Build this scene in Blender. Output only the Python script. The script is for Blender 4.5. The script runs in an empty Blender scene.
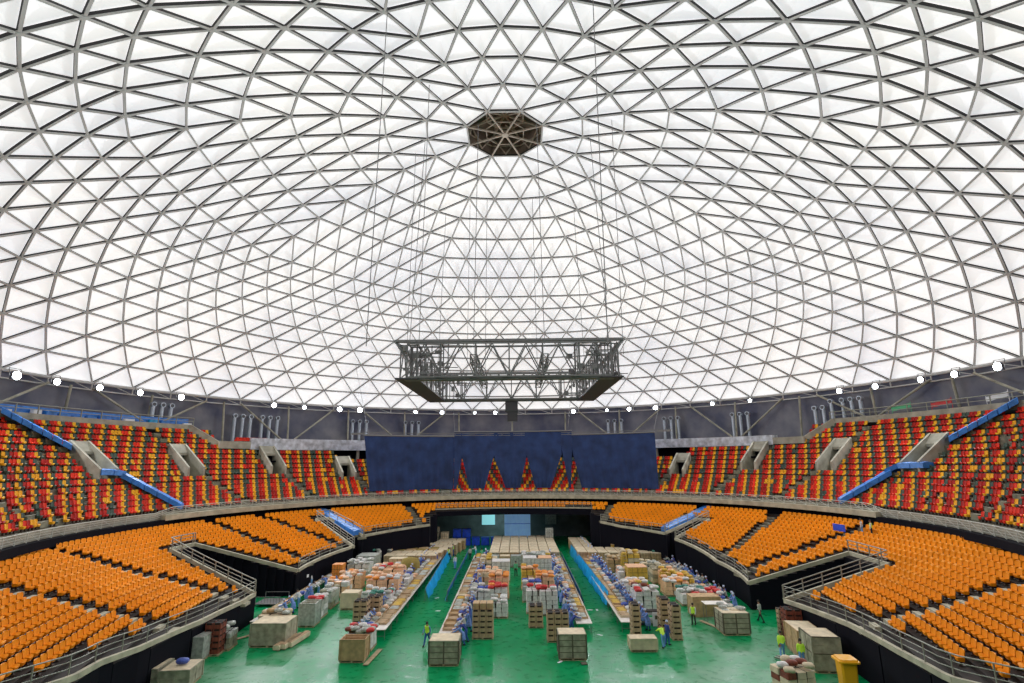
import bpy, bmesh, math, random
from mathutils import Vector, Matrix
random.seed(7)
sc = bpy.context.scene
COL = sc.collection
R_ = math.radians

# ------------------------------------------------------------------ materials
def mat(name, col, rough=.6, metal=0., emit=0., ecol=None, vary=0., scale=4., spec=.5, bump=0., alpha=None):
    m = bpy.data.materials.new(name); m.use_nodes = True
    nt = m.node_tree; b = nt.nodes['Principled BSDF']
    b.inputs['Roughness'].default_value = rough; b.inputs['Metallic'].default_value = metal
    b.inputs['Specular IOR Level'].default_value = spec
    c = (*col, 1)
    b.inputs['Base Color'].default_value = c
    if emit:
        b.inputs['Emission Color'].default_value = (*(ecol or col), 1); b.inputs['Emission Strength'].default_value = emit
    if vary or bump:
        tc = nt.nodes.new('ShaderNodeTexCoord'); n = nt.nodes.new('ShaderNodeTexNoise')
        n.inputs['Scale'].default_value = scale; n.inputs['Detail'].default_value = 5
        nt.links.new(tc.outputs['Object'], n.inputs['Vector'])
        if vary:
            rp = nt.nodes.new('ShaderNodeValToRGB')
            rp.color_ramp.elements[0].position = .3; rp.color_ramp.elements[1].position = .7
            rp.color_ramp.elements[0].color = (*[max(0, x*(1-vary)) for x in col], 1)
            rp.color_ramp.elements[1].color = (*[min(1, x*(1+vary)) for x in col], 1)
            nt.links.new(n.outputs['Fac'], rp.inputs['Fac']); nt.links.new(rp.outputs['Color'], b.inputs['Base Color'])
        if bump:
            bp = nt.nodes.new('ShaderNodeBump'); bp.inputs['Strength'].default_value = bump
            nt.links.new(n.outputs['Fac'], bp.inputs['Height']); nt.links.new(bp.outputs['Normal'], b.inputs['Normal'])
    return m

M = {}
M['conc'] = mat('terrace concrete', (.19, .175, .125), .85, vary=.45, scale=1.3)
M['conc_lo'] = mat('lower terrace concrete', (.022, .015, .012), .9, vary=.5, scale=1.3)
M['walk'] = mat('walkway concrete', (.20, .19, .13), .85, vary=.4, scale=1.5)
M['curb'] = mat('kerb concrete', (.44, .41, .30), .8, vary=.25, scale=1.2)
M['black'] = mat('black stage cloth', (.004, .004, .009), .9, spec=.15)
M['beam'] = mat('grey concrete beam', (.36, .34, .27), .8, vary=.3, scale=.8)
M['foil'] = mat('silver foil facing', (.55, .58, .64), .45, vary=.4, scale=1.2, bump=.4)
M['orange'] = mat('orange seat plastic', (.92, .305, .006), .6, vary=.10, scale=.3, spec=.15)
M['s_red'] = mat('red seat plastic', (.80, .035, .01), .55, spec=.25, vary=.25, scale=.5)
M['s_dred'] = mat('dark red seat plastic', (.48, .015, .01), .55, spec=.25, vary=.25, scale=.5)
M['s_yel'] = mat('amber seat plastic', (1., .46, .02), .55, spec=.25, vary=.15, scale=.5)
M['s_grn'] = mat('grey green seat plastic', (.075, .11, .085), .55, spec=.25, vary=.3, scale=.5)
M['steel'] = mat('galvanised rail', (.30, .30, .25), .5, .2)
M['lsteel'] = mat('pale balcony steel', (.52, .52, .46), .5, .1)
M['dsteel'] = mat('seat bracket steel', (.05, .03, .02), .6)
M['blue'] = mat('blue tarpaulin', (.035, .20, .62), .45, vary=.3, scale=1.5, bump=.3)
M['cyan'] = mat('light blue tarpaulin', (.005, .36, .72), .4, vary=.35, scale=1.2, bump=.4)
M['navy'] = mat('navy curtain cloth', (.018, .04, .13), .85, vary=.35, scale=.6, bump=.5)
M['truss'] = mat('rig truss steel', (.21, .205, .205), .55, .2)
M['panel'] = mat('rig dark plate', (.075, .07, .08), .6)
M['flange'] = mat('dome member flange', (.62, .61, .59), .5, vary=.15, scale=.3)
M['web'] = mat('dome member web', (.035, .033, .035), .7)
M['duct'] = mat('silver duct', (.42, .46, .52), .4, .4)
M['lamp'] = mat('lamp glass', (.9, .95, 1), .2, emit=26., ecol=(.86, .93, 1))
M['lampbody'] = mat('lamp housing', (.08, .08, .09), .5, .3)
M['vent'] = mat('ventilator brown lining', (.22, .17, .135), .7, vary=.4, scale=1.)
M['ventl'] = mat('ventilator light steel', (.62, .53, .44), .6, vary=.3, scale=1.)
M['wood'] = mat('pale pallet wood', (.42, .33, .20), .8, vary=.35, scale=3.)
M['crate'] = mat('weathered crate board', (.36, .33, .24), .8, vary=.35, scale=2.5)
M['crated'] = mat('dark crate slat', (.12, .10, .07), .85)
M['card'] = mat('cardboard', (.50, .33, .17), .8, vary=.25, scale=3.)
M['cardl'] = mat('pale cardboard', (.66, .55, .38), .8, vary=.2, scale=2.)
M['cardd'] = mat('brown carton', (.46, .32, .19), .8, vary=.25, scale=3.)
M['dark'] = mat('carton shadow gap', (.02, .013, .01), .9)
M['rbrown'] = mat('red brown goods', (.20, .045, .025), .7, vary=.4, scale=5.)
M['wrap'] = mat('cloudy stretch wrap', (.42, .44, .40), .3, vary=.35, scale=4., bump=.3)
M['white'] = mat('white table laminate', (.74, .68, .62), .5, vary=.12, scale=2.)
M['wsack'] = mat('white sack', (.70, .68, .66), .6, vary=.2, scale=6.)
M['osack'] = mat('orange pack', (.90, .30, .05), .5, vary=.2, scale=6.)
M['psack'] = mat('peach pack', (.85, .50, .30), .5, vary=.2, scale=6.)
M['rsack'] = mat('red pack', (.60, .03, .03), .5, vary=.25, scale=6.)
M['bsack'] = mat('blue pack', (.06, .10, .42), .5, vary=.35, scale=6.)
M['ysack'] = mat('mustard pack', (.62, .40, .06), .6, vary=.2, scale=6.)
M['olive'] = mat('olive sack', (.30, .22, .05), .8, vary=.2, scale=5.)
M['royal'] = mat('royal blue crate', (.015, .08, .72), .4, vary=.3, scale=2.)
M['teal'] = mat('green teal sack', (.05, .22, .17), .6, vary=.4, scale=4.)
M['bin'] = mat('yellow bin plastic', (.95, .45, .01), .35)
M['rubber'] = mat('black rubber', (.01, .01, .01), .8)
M['skin'] = mat('skin', (.35, .18, .11), .6)
M['hair'] = mat('dark hair', (.02, .014, .012), .7)
M['gown'] = mat('light blue gown', (.15, .26, .60), .8, vary=.45, scale=5.)
M['gownd'] = mat('navy work shirt', (.04, .07, .32), .8)
M['shirtw'] = mat('white work shirt', (.68, .68, .70), .8)
M['shirtg'] = mat('green work shirt', (.12, .50, .25), .8)
M['hivis'] = mat('yellow green high visibility cloth', (.55, .85, .06), .6, emit=.08)
M['jeans'] = mat('blue work trousers', (.03, .10, .38), .85)
M['jeansl'] = mat('pale blue work trousers', (.16, .36, .70), .85)
M['blackc'] = mat('black trousers', (.02, .02, .025), .85)
M['cap'] = mat('pale hair net', (.55, .62, .80), .8)
M['paper'] = mat('white paper sheet', (.85, .85, .88), .7)
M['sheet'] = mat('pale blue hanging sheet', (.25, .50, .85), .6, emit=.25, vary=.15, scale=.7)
M['glow'] = mat('hazy cyan window glass', (.2, .5, .55), .3, emit=.75, ecol=(.25, .62, .66))
M['tunnel'] = mat('tunnel wall grey', (.16, .20, .20), .7, vary=.35, scale=.6)

# green epoxy floor: worn pale patches, scuffs, reflective
def floor_material():
    m = bpy.data.materials.new('green floor coating'); m.use_nodes = True
    nt = m.node_tree; b = nt.nodes['Principled BSDF']; N = nt.nodes; L = nt.links
    tc = N.new('ShaderNodeTexCoord')
    n1 = N.new('ShaderNodeTexNoise'); n1.inputs['Scale'].default_value = .16; n1.inputs['Detail'].default_value = 6; n1.inputs['Roughness'].default_value = .6
    n2 = N.new('ShaderNodeTexNoise'); n2.inputs['Scale'].default_value = 1.6; n2.inputs['Detail'].default_value = 8
    sep = N.new('ShaderNodeSeparateXYZ'); L.new(tc.outputs['Object'], sep.inputs[0])
    L.new(tc.outputs['Object'], n1.inputs['Vector']); L.new(tc.outputs['Object'], n2.inputs['Vector'])
    # wear is greater in the wide open lanes at the near end
    my = N.new('ShaderNodeMapRange'); my.inputs[1].default_value = 6; my.inputs[2].default_value = -12; L.new(sep.outputs['Y'], my.inputs[0])
    ab = N.new('ShaderNodeMath'); ab.operation = 'ABSOLUTE'; L.new(sep.outputs['X'], ab.inputs[0])
    mx = N.new('ShaderNodeMapRange'); mx.inputs[1].default_value = 5; mx.inputs[2].default_value = 12; L.new(ab.outputs[0], mx.inputs[0])
    mu = N.new('ShaderNodeMath'); mu.operation = 'MULTIPLY'; L.new(my.outputs[0], mu.inputs[0]); L.new(mx.outputs[0], mu.inputs[1])
    ad = N.new('ShaderNodeMath'); ad.operation = 'MULTIPLY_ADD'; ad.inputs[1].default_value = .13; L.new(mu.outputs[0], ad.inputs[0]); L.new(n1.outputs['Fac'], ad.inputs[2])
    r1 = N.new('ShaderNodeValToRGB'); r1.color_ramp.elements[0].position = .60; r1.color_ramp.elements[1].position = .86
    L.new(ad.outputs[0], r1.inputs['Fac'])
    m2 = N.new('ShaderNodeMath'); m2.operation = 'MULTIPLY'; L.new(r1.outputs['Color'], m2.inputs[0]); L.new(n2.outputs['Fac'], m2.inputs[1])
    m3 = N.new('ShaderNodeMath'); m3.operation = 'MULTIPLY'; m3.inputs[1].default_value = 1.35; m3.use_clamp = True; L.new(m2.outputs[0], m3.inputs[0])
    g = N.new('ShaderNodeValToRGB'); g.color_ramp.elements[0].color = (0, .20, .06, 1); g.color_ramp.elements[1].color = (.002, .31, .105, 1)
    g.color_ramp.elements[0].position = .3; g.color_ramp.elements[1].position = .7; L.new(n2.outputs['Fac'], g.inputs['Fac'])
    mix = N.new('ShaderNodeMixRGB'); mix.inputs[2].default_value = (.36, .46, .38, 1)
    L.new(m3.outputs[0], mix.inputs[0]); L.new(g.outputs['Color'], mix.inputs[1]); L.new(mix.outputs[0], b.inputs['Base Color'])
    rr = N.new('ShaderNodeMapRange'); rr.inputs[3].default_value = .12; rr.inputs[4].default_value = .5; L.new(n2.outputs['Fac'], rr.inputs[0]); L.new(rr.outputs[0], b.inputs['Roughness'])
    b.inputs['Specular IOR Level'].default_value = .08
    return m
M['floor'] = floor_material()

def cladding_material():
    m = bpy.data.materials.new('glowing white dome cladding'); m.use_nodes = True
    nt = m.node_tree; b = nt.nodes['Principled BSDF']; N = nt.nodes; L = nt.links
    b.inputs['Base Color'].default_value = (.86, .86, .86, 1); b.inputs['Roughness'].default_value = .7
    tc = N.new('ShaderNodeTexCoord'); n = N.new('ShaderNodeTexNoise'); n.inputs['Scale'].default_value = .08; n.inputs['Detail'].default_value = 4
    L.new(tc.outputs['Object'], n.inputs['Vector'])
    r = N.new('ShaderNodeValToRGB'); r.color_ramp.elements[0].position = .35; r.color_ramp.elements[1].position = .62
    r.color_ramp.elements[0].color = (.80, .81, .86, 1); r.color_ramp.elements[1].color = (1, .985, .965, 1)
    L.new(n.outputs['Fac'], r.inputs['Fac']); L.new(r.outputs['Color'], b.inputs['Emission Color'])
    b.inputs['Emission Strength'].default_value = CLAD_E  # added panel glow: stands in for flood light on opaque cladding, fills the hall
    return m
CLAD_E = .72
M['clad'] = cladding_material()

def corrugated():
    m = bpy.data.materials.new('blue grey corrugated wall'); m.use_nodes = True
    nt = m.node_tree; b = nt.nodes['Principled BSDF']; N = nt.nodes; L = nt.links
    tc = N.new('ShaderNodeTexCoord'); w = N.new('ShaderNodeTexWave'); w.bands_direction = 'Z'; w.inputs['Scale'].default_value = 1.3; w.inputs['Distortion'].default_value = .3
    L.new(tc.outputs['Object'], w.inputs['Vector'])
    n = N.new('ShaderNodeTexNoise'); n.inputs['Scale'].default_value = .25; n.inputs['Detail'].default_value = 6; L.new(tc.outputs['Object'], n.inputs['Vector'])
    r = N.new('ShaderNodeValToRGB'); r.color_ramp.elements[0].position = .35; r.color_ramp.elements[1].position = .7
    r.color_ramp.elements[0].color = (.085, .09, .15, 1); r.color_ramp.elements[1].color = (.25, .24, .26, 1)
    L.new(n.outputs['Fac'], r.inputs['Fac']); L.new(r.outputs['Color'], b.inputs['Base Color'])
    bp = N.new('ShaderNodeBump'); bp.inputs['Strength'].default_value = .6; L.new(w.outputs['Fac'], bp.inputs['Height']); L.new(bp.outputs['Normal'], b.inputs['Normal'])
    b.inputs['Roughness'].default_value = .6
    return m
M['corr'] = corrugated()

# ------------------------------------------------------------------ mesh builder
class MB:
    def __init__(s): s.v = []; s.f = []; s.mi = []; s.m = 0; s.sm = []
    def face(s, pts, sm=False):
        i = len(s.v); s.v += [tuple(p) for p in pts]; s.f.append(tuple(range(i, i+len(pts)))); s.mi.append(s.m); s.sm.append(sm)
    def raw(s, vs, fs, sm=False):
        i = len(s.v); s.v += [tuple(p) for p in vs]
        for f in fs: s.f.append(tuple(i+k for k in f)); s.mi.append(s.m); s.sm.append(sm)
    def box(s, c, d, rz=0, taper=1., bev=0.):
        x, y, z = (q/2 for q in d); cs, sn = math.cos(rz), math.sin(rz); vs = []
        if bev:
            ring = [(-x+bev, -y), (x-bev, -y), (x, -y+bev), (x, y-bev), (x-bev, y), (-x+bev, y), (-x, y-bev), (-x, -y+bev)]
        else: ring = [(-x, -y), (x, -y), (x, y), (-x, y)]
        n = len(ring)
        for zz, t in ((-z, 1.), (z, taper)):
            for a, b in ring: vs.append((c[0]+(a*cs-b*sn)*t, c[1]+(a*sn+b*cs)*t, c[2]+zz))
        s.raw(vs, [tuple(range(n-1, -1, -1)), tuple(range(n, 2*n))] + [(k, (k+1) % n, n+(k+1) % n, n+k) for k in range(n)])
    def bar(s, A, B, w, h, up=(0, 0, 1)):
        A, B = Vector(A), Vector(B); d = (B-A)
        if d.length < 1e-6: return
        d.normalize(); u = Vector(up); sd = d.cross(u)
        if sd.length < 1e-4: sd = d.cross(Vector((1, 0, 0)))
        sd.normalize(); u = sd.cross(d).normalized(); vs = []
        for P in (A, B):
            for a, b in ((-1, -1), (1, -1), (1, 1), (-1, 1)): vs.append(P + sd*(a*w/2) + u*(b*h/2))
        s.raw(vs, [(3, 2, 1, 0), (4, 5, 6, 7), (0, 1, 5, 4), (1, 2, 6, 5), (2, 3, 7, 6), (3, 0, 4, 7)])
    def tube(s, A, B, r, n=6, r2=None, caps=True):
        A, B = Vector(A), Vector(B); d = (B-A)
        if d.length < 1e-6: return
        d.normalize(); u = Vector((0, 0, 1)) if abs(d.z) < .9 else Vector((1, 0, 0)); x = d.cross(u).normalized(); y = x.cross(d); r2 = r if r2 is None else r2
        vs = [P + (x*math.cos(t*math.tau/n) + y*math.sin(t*math.tau/n))*q for P, q in ((A, r), (B, r2)) for t in range(n)]
        s.raw(vs, [(k, (k+1) % n, n+(k+1) % n, n+k) for k in range(n)], True)
        if caps: s.raw(vs, [tuple(range(n-1, -1, -1)), tuple(range(n, 2*n))])
    def lathe(s, prof, n=14, c=(0, 0, 0), sx=1., sy=1.):
        vs = [(c[0]+r*math.cos(k*math.tau/n)*sx, c[1]+r*math.sin(k*math.tau/n)*sy, c[2]+z) for r, z in prof for k in range(n)]
        s.raw(vs, [(j*n+k, j*n+(k+1) % n, (j+1)*n+(k+1) % n, (j+1)*n+k) for j in range(len(prof)-1) for k in range(n)], True)
        s.raw(vs, [tuple(range(n-1, -1, -1)), tuple(range((len(prof)-1)*n, len(prof)*n))])
    def pillow(s, c, d, rz=0, tilt=0., n=8):
        # soft sack: superellipsoid
        vs = []; fs = []; m_ = 5
        cs, sn = math.cos(rz), math.sin(rz)
        for j in range(m_+1):
            ph = -math.pi/2+math.pi*j/m_; cz = math.sin(ph); cr = max(math.cos(ph), 0)**.45
            for k in range(n):
                t = k*math.tau/n+math.pi/n; ct, st = math.cos(t), math.sin(t)
                x = math.copysign(abs(ct)**.6, ct)*cr*d[0]/2; y = math.copysign(abs(st)**.6, st)*cr*d[1]/2; z = cz*d[2]/2 + x*tilt
                vs.append((c[0]+x*cs-y*sn, c[1]+x*sn+y*cs, c[2]+z))
        for j in range(m_):
            for k in range(n): fs.append((j*n+k, j*n+(k+1) % n, (j+1)*n+(k+1) % n, (j+1)*n+k))
        s.raw(vs, fs, True)
    def mesh(s, name, mats):
        me = bpy.data.meshes.new(name); me.from_pydata(s.v, [], s.f); me.update()
        for m in (mats if isinstance(mats, (list, tuple)) else [mats]): me.materials.append(m)
        if len(me.polygons) == len(s.mi):
            me.polygons.foreach_set('material_index', s.mi); me.polygons.foreach_set('use_smooth', s.sm)
        return me
    def build(s, name, mats, parent=None, loc=None, rz=0):
        return link(name, s.mesh(name, mats), parent, loc, rz)

def link(name, me, parent=None, loc=None, rz=0):
    o = bpy.data.objects.new(name, me); COL.objects.link(o)
    if parent is not None: o.parent = parent
    if loc is not None: o.location = loc
    if rz: o.rotation_euler = (0, 0, rz)
    return o
def tag(o, label, cat, group=None):
    o['label'] = label; o['category'] = cat
    if group: o['group'] = group
    return o
def struct(o): o['kind'] = 'structure'; return o
def empty(name, loc=(0, 0, 0), rz=0):
    o = bpy.data.objects.new(name, None); COL.objects.link(o); o.location = loc; o.rotation_euler = (0, 0, rz); o.empty_display_size = .2; return o
def copy_tree(o, loc=None, rz=None, label=None, group=None, parent=None):
    c = o.copy(); COL.objects.link(c)
    if parent is not None: c.parent = parent
    if loc is not None: c.location = loc
    if rz is not None: c.rotation_euler = (0, 0, rz)
    if label: c['label'] = label
    if group: c['group'] = group
    for ch in o.children: copy_tree(ch, parent=c)
    return c
def pol(r, a, z=0.):
    t = R_(a); return (-r*math.sin(t), r*math.cos(t), z)
def lerp(tab, x):
    if x <= tab[0][0]: return tab[0][1]
    for (a, p), (b, q) in zip(tab, tab[1:]):
        if x <= b: return p+(q-p)*(x-a)/(b-a)
    return tab[-1][1]
ORD0 = ['first', 'second', 'third', 'fourth', 'fifth', 'sixth', 'seventh', 'eighth', 'ninth', 'tenth', 'eleventh', 'twelfth', 'thirteenth', 'fourteenth', 'fifteenth', 'sixteenth', 'seventeenth', 'eighteenth', 'nineteenth', 'twentieth', 'twenty first', 'twenty second', 'twenty third', 'twenty fourth']
ORD = ORD0[:20]+[p_+(' '+o_ if o_ else '') for p_ in ('twenty', 'thirty', 'forty', 'fifty', 'sixty') for o_ in ORD0[:9]]

# ------------------------------------------------------------------ camera
cam_d = bpy.data.cameras.new('camera'); cam = bpy.data.objects.new('camera', cam_d); COL.objects.link(cam)
rr_, uu_, ff_ = Vector((.99990826, .0103409, -.00874801)), Vector((.0108162, -.22084347, .97524929)), Vector((-.00815302, .97525444, .22093506))
mw = Matrix((( rr_.x, uu_.x, -ff_.x, 1.056), (rr_.y, uu_.y, -ff_.y, -54.84), (rr_.z, uu_.z, -ff_.z, 13.8), (0, 0, 0, 1)))
cam.matrix_world = mw
cam_d.sensor_width = 36; cam_d.lens = 529.906/1024*36; cam_d.clip_end = 500; cam_d.clip_start = .05
sc.camera = cam

# ------------------------------------------------------------------ dome
RD = 56.4; S_, H_ = 1.2951809611950433, .6586035893216443
D1, D2, PW, Q2, EX = .06350172547, .03757127324, .3489225, .00044416196, 5.5253139
def dome_pt(k, a, off=0.):
    t = k*D1 if k <= 8 else 8*D1+(k-8)*D2+Q2*(k-8)**2
    am = R_(((a+22.5) % 45)-22.5); tt = 0 if k <= 8 else min(1, (k-8)/9)
    q = (math.cos(math.pi/8)/math.cos(am))**(PW*(1-tt)**EX)
    t = math.atan(math.tan(t)*q) if k else 0.
    s = S_+off/RD; r = s*math.sin(t); ar = R_(a)
    return Vector((-r*math.sin(ar)*RD, r*math.cos(ar)*RD, 13.8+(H_-S_+s*math.cos(t))*RD))
nodes = {}
def nid(k, j):
    n = 8*k if k <= 8 else 64
    return (k, j % n) if k else (0, 0)
def nang(k, j):
    if k == 0: return 0
    return 22.5+45*j/k if k <= 8 else 22.5+5.625*(j+.5*(k-8))
edges = set(); tris = []
def E(a, b): edges.add((min(a, b), max(a, b)))
for k in range(1, 18):
    n = 8*k if k <= 8 else 64
    for j in range(n): E(nid(k, j), nid(k, j+1))
for k in range(1, 8):
    for s in range(8):
        for j in range(k):
            a = nid(k, s*k+j); b = nid(k, s*k+j+1); c = nid(k+1, s*(k+1)+j); d = nid(k+1, s*(k+1)+j+1); e = nid(k+1, s*(k+1)+j+2)
            E(a, c); E(a, d); tris.append((a, c, d)); tris.append((a, d, b))
        a = nid(k, s*k+k); c = nid(k+1, s*(k+1)+k); d = nid(k+1, s*(k+1)+k+1); E(a, c); E(a, d); tris.append((a, c, d))
for k in range(8, 17):
    for j in range(64):
        a = nid(k, j); b = nid(k, j+1); c = nid(k+1, j); d = nid(k+1, j-1)
        E(a, c); E(a, d); tris.append((a, d, c)); tris.append((a, c, b))
P = lambda i, off=0.: dome_pt(i[0], nang(*i), off)
ceiling = struct(empty('ceiling', (0, 0, 0)))
C0 = Vector((0, 0, 13.8+(H_-S_)*RD))
fr = MB()
for a, b in edges:
    A, B = P(a), P(b); up = ((A+B)/2-C0).normalized()
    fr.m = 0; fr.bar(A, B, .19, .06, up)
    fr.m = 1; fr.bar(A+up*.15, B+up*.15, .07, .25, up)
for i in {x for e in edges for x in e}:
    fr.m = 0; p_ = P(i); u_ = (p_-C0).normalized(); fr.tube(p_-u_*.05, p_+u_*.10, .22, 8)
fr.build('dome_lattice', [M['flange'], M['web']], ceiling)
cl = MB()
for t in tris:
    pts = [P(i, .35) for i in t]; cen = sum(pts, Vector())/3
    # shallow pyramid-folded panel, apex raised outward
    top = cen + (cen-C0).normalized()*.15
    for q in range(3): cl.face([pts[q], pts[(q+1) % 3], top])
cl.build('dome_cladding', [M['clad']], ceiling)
# rim ring pipes and edge of the dome
rim = MB()
for j in range(64):
    A, B = dome_pt(17, nang(17, j)), dome_pt(17, nang(17, j+1)); rim.tube(A, B, .2, 8)
    A2, B2 = A-Vector((0, 0, .9)), B-Vector((0, 0, .9)); rim.tube(A2*1.0, B2, .10, 6); rim.tube(A, A2, .09, 6)
    m_ = (A+B)/2; rim.tube(A2, m_, .06, 5)
rim.build('rim_ring', [M['flange']], ceiling)
# oculus ventilator
oc = MB(); n8 = [P((1, j)) for j in range(8)]; hub = P((0, 0))
top8 = [p_+Vector((0, 0, 2.6)) for p_ in n8]; lid = hub+Vector((0, 0, 2.9))
for j in range(8):
    a, b = j, (j+1) % 8
    oc.m = 0; oc.face([n8[a], n8[b], top8[b], top8[a]]); oc.face([top8[a], top8[b], lid])
    oc.m = 1; oc.bar(top8[a]*.999-Vector((0, 0, .2)), lid-Vector((0, 0, .3)), .18, .25)
    m1 = top8[a]*.5+lid*.5; m2 = top8[b]*.5+lid*.5; m1.z -= .3; m2.z -= .3; oc.bar(m1, m2, .15, .25)
    w_ = (n8[a]+n8[b])/2; w2 = (top8[a]+top8[b])/2; ins = (hub-w_); ins.z = 0; ins.normalize()
    oc.bar(w_+ins*.2+Vector((0, 0, .2)), top8[a]+ins*.2, .14, .14); oc.bar(w_+ins*.2+Vector((0, 0, .2)), top8[b]+ins*.2, .14, .14)
    oc.bar(n8[a]+ins*.15+Vector((0, 0, 1.3)), n8[b]+ins*.15+Vector((0, 0, 1.3)), .12, .12)
    q1 = top8[a]*.72+lid*.28; q2 = w2*.4+lid*.6; oc.bar(q1-Vector((0, 0, .3)), q2-Vector((0, 0, .3)), .1, .15)
oc.build('ventilator_drum', [M['vent'], M['ventl']], ceiling)
sp = MB()
for j in range(8): sp.bar(n8[j], hub, .14, .18); sp.bar(n8[j].lerp(hub, .5)+Vector((0, 0, .2)), n8[(j+1) % 8].lerp(hub, .5)+Vector((0, 0, .2)), .08, .1)
sp.tube(hub-Vector((0, 0, .15)), hub+Vector((0, 0, .25)), .42, 10)
sp.build('ventilator_spoke', [M['ventl']], ceiling)

# ------------------------------------------------------------------ perimeter wall
ZR = dome_pt(17, 22.5).z
def wall_arc(name, a0, a1):
    w = MB(); n = int(abs(a1-a0)/3)
    for k in range(n):
        p, q = a0+(a1-a0)*k/n, a0+(a1-a0)*(k+1)/n
        w.face([pol(57.2, p, 12), pol(57.2, q, 12), pol(57.2, q, ZR+.3), pol(57.2, p, ZR+.3)])
        if a0 == 140:
            w.face([pol(57.2, p, 0), pol(57.2, q, 0), pol(57.2, q, 12), pol(57.2, p, 12)])
    struct(w.build(name, [M['corr']]))
wall_arc('wall_back', -62, 62); wall_arc('wall_left', 62, 140); wall_arc('wall_right', -140, -62); wall_arc('wall_front', 140, 220)
fl = MB(); fl.face([pol(57.2, a*5, 0) for a in range(71, -1, -1)]); fo = struct(fl.build('floor', [M['floor']]))
# ------------------------------------------------------------------ seating terraces
LOW_RF = [(-160, 33), (-150, 29.2), (-143, 26.9), (-134, 26.0), (-122, 25.1), (-105, 23.3), (-91, 22.9), (-70, 24.6), (-49, 28.4), (-45, 29.6), (-31, 30.9), (-24.5, 32.2), (-24, 34.6), (-20.2, 36.4), (-20, 37.9),
          (0, 37.7), (19, 37.3), (19.2, 36.2), (22.4, 34.8), (22.9, 31.4), (25, 31.2), (43, 29.4), (50, 26.5), (75, 23.6), (97, 22.9), (103, 22.9), (116, 23.6), (130, 25.), (136, 26.0), (141, 26.4), (150, 28.5), (160, 33)]
DEL, KA = 42., .42
def aeff(a): return a if abs(a) <= 90 else math.copysign(90+(abs(a)-90)*KA, a)
def lpol(r, a, z=0.):
    # lower stand plan: a half circle at the far end, long gentle arcs along the sides
    if abs(a) <= 90: return pol(r, a, z)
    s = 1 if a > 0 else -1; f = R_((abs(a)-90)*KA)
    return (-s*((r+DEL)*math.cos(f)-DEL), -(r+DEL)*math.sin(f), z)
def lrf(a): return lerp(LOW_RF, a)
def lz(r): return 2.05+.27*(r-22.8)
ROWD = .92
LR = [22.0+ROWD*i for i in range(24)]          # lower row radii
def lowz(i): return lz(LR[i]+.4)
def between(r, a, r0, a0, a0b, r1, a1, a1b):
    if r > r1: return False
    t = (r-r0)/(r1-r0); lo = a0+(a1-a0)*t; hi = a0b+(a1b-a0b)*t
    return lo < a < hi
def low_hole(r, a, mg=0.):
    d = math.degrees(mg/r)
    return (between(r-mg, a, 22.7, 75-d, 97+d, 34.2, 81-d, 87+d) or between(r-mg, a, 27.5, 43.5-d, 49+d, 36.5, 46-d, 49+d)
            or between(r-mg, a, 22.9, -105-d, -91+d, 32.5, -102-d, -91+d) or between(r-mg, a, 28.5, -49-d, -45+d, 35.3, -51-d, -48+d))
def terrace(name, radii, zf, rf, hole, a0, a1, da, zb, top, mats, rmax=None, pf=pol, lim=None):
    w = MB(); n = round((a1-a0)/da); cell = {}
    for k in range(n):
        A, B = a0+k*da, a0+(k+1)*da; mid = (A+B)/2
        for i in range(len(radii)-1):
            i0 = max(radii[i], rf(A)); i1 = max(radii[i], rf(B)); r1 = radii[i+1]
            if min(i0, i1) > r1-.06 or hole((max(radii[i], (i0+i1)/2)+r1)/2, mid): continue
            if lim and math.hypot(*pf(r1, mid)[:2]) > lim: continue
            if rmax and radii[i+1] > rmax(mid): continue
            cell[k, i] = (A, B, min(i0, r1-.03), min(i1, r1-.03), r1, zf(i))
    for (k, i), (A, B, i0, i1, r1, z) in cell.items():
        w.m = 0; w.face([pf(i0, A, z), pf(i1, B, z), pf(r1, B, z), pf(r1, A, z)])
        base = zb((A+B)/2)
        lowz_ = zf(i-1) if (k, i-1) in cell and i0 <= radii[i]+1e-6 else None
        w.m = 0 if lowz_ is not None else 1
        zl = lowz_ if lowz_ is not None else base
        w.face([pf(i0, A, zl), pf(i1, B, zl), pf(i1, B, z), pf(i0, A, z)])
        w.m = 1
        if (k-1, i) not in cell: w.face([pf(i0, A, base), pf(r1, A, base), pf(r1, A, z), pf(i0, A, z)])
        if (k+1, i) not in cell: w.face([pf(r1, B, base), pf(i1, B, base), pf(i1, B, z), pf(r1, B, z)])
        if (k, i+1) not in cell: w.face([pf(r1, A, base), pf(r1, B, base), pf(r1, B, z), pf(r1, A, z)])
        if base > 1 and top: w.face([pf(i0, A, base), pf(i1, B, base), pf(r1, B, base), pf(r1, A, base)])
    o = w.build(name, mats); return struct(o)
terrace('lower_terrace', LR, lowz, lrf, low_hole, -158, 158, .5, lambda a: 5.2 if -19.6 < a < 19 else 0., True, [M['conc_lo'], M['black']], None, lpol, 41.2)

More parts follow.
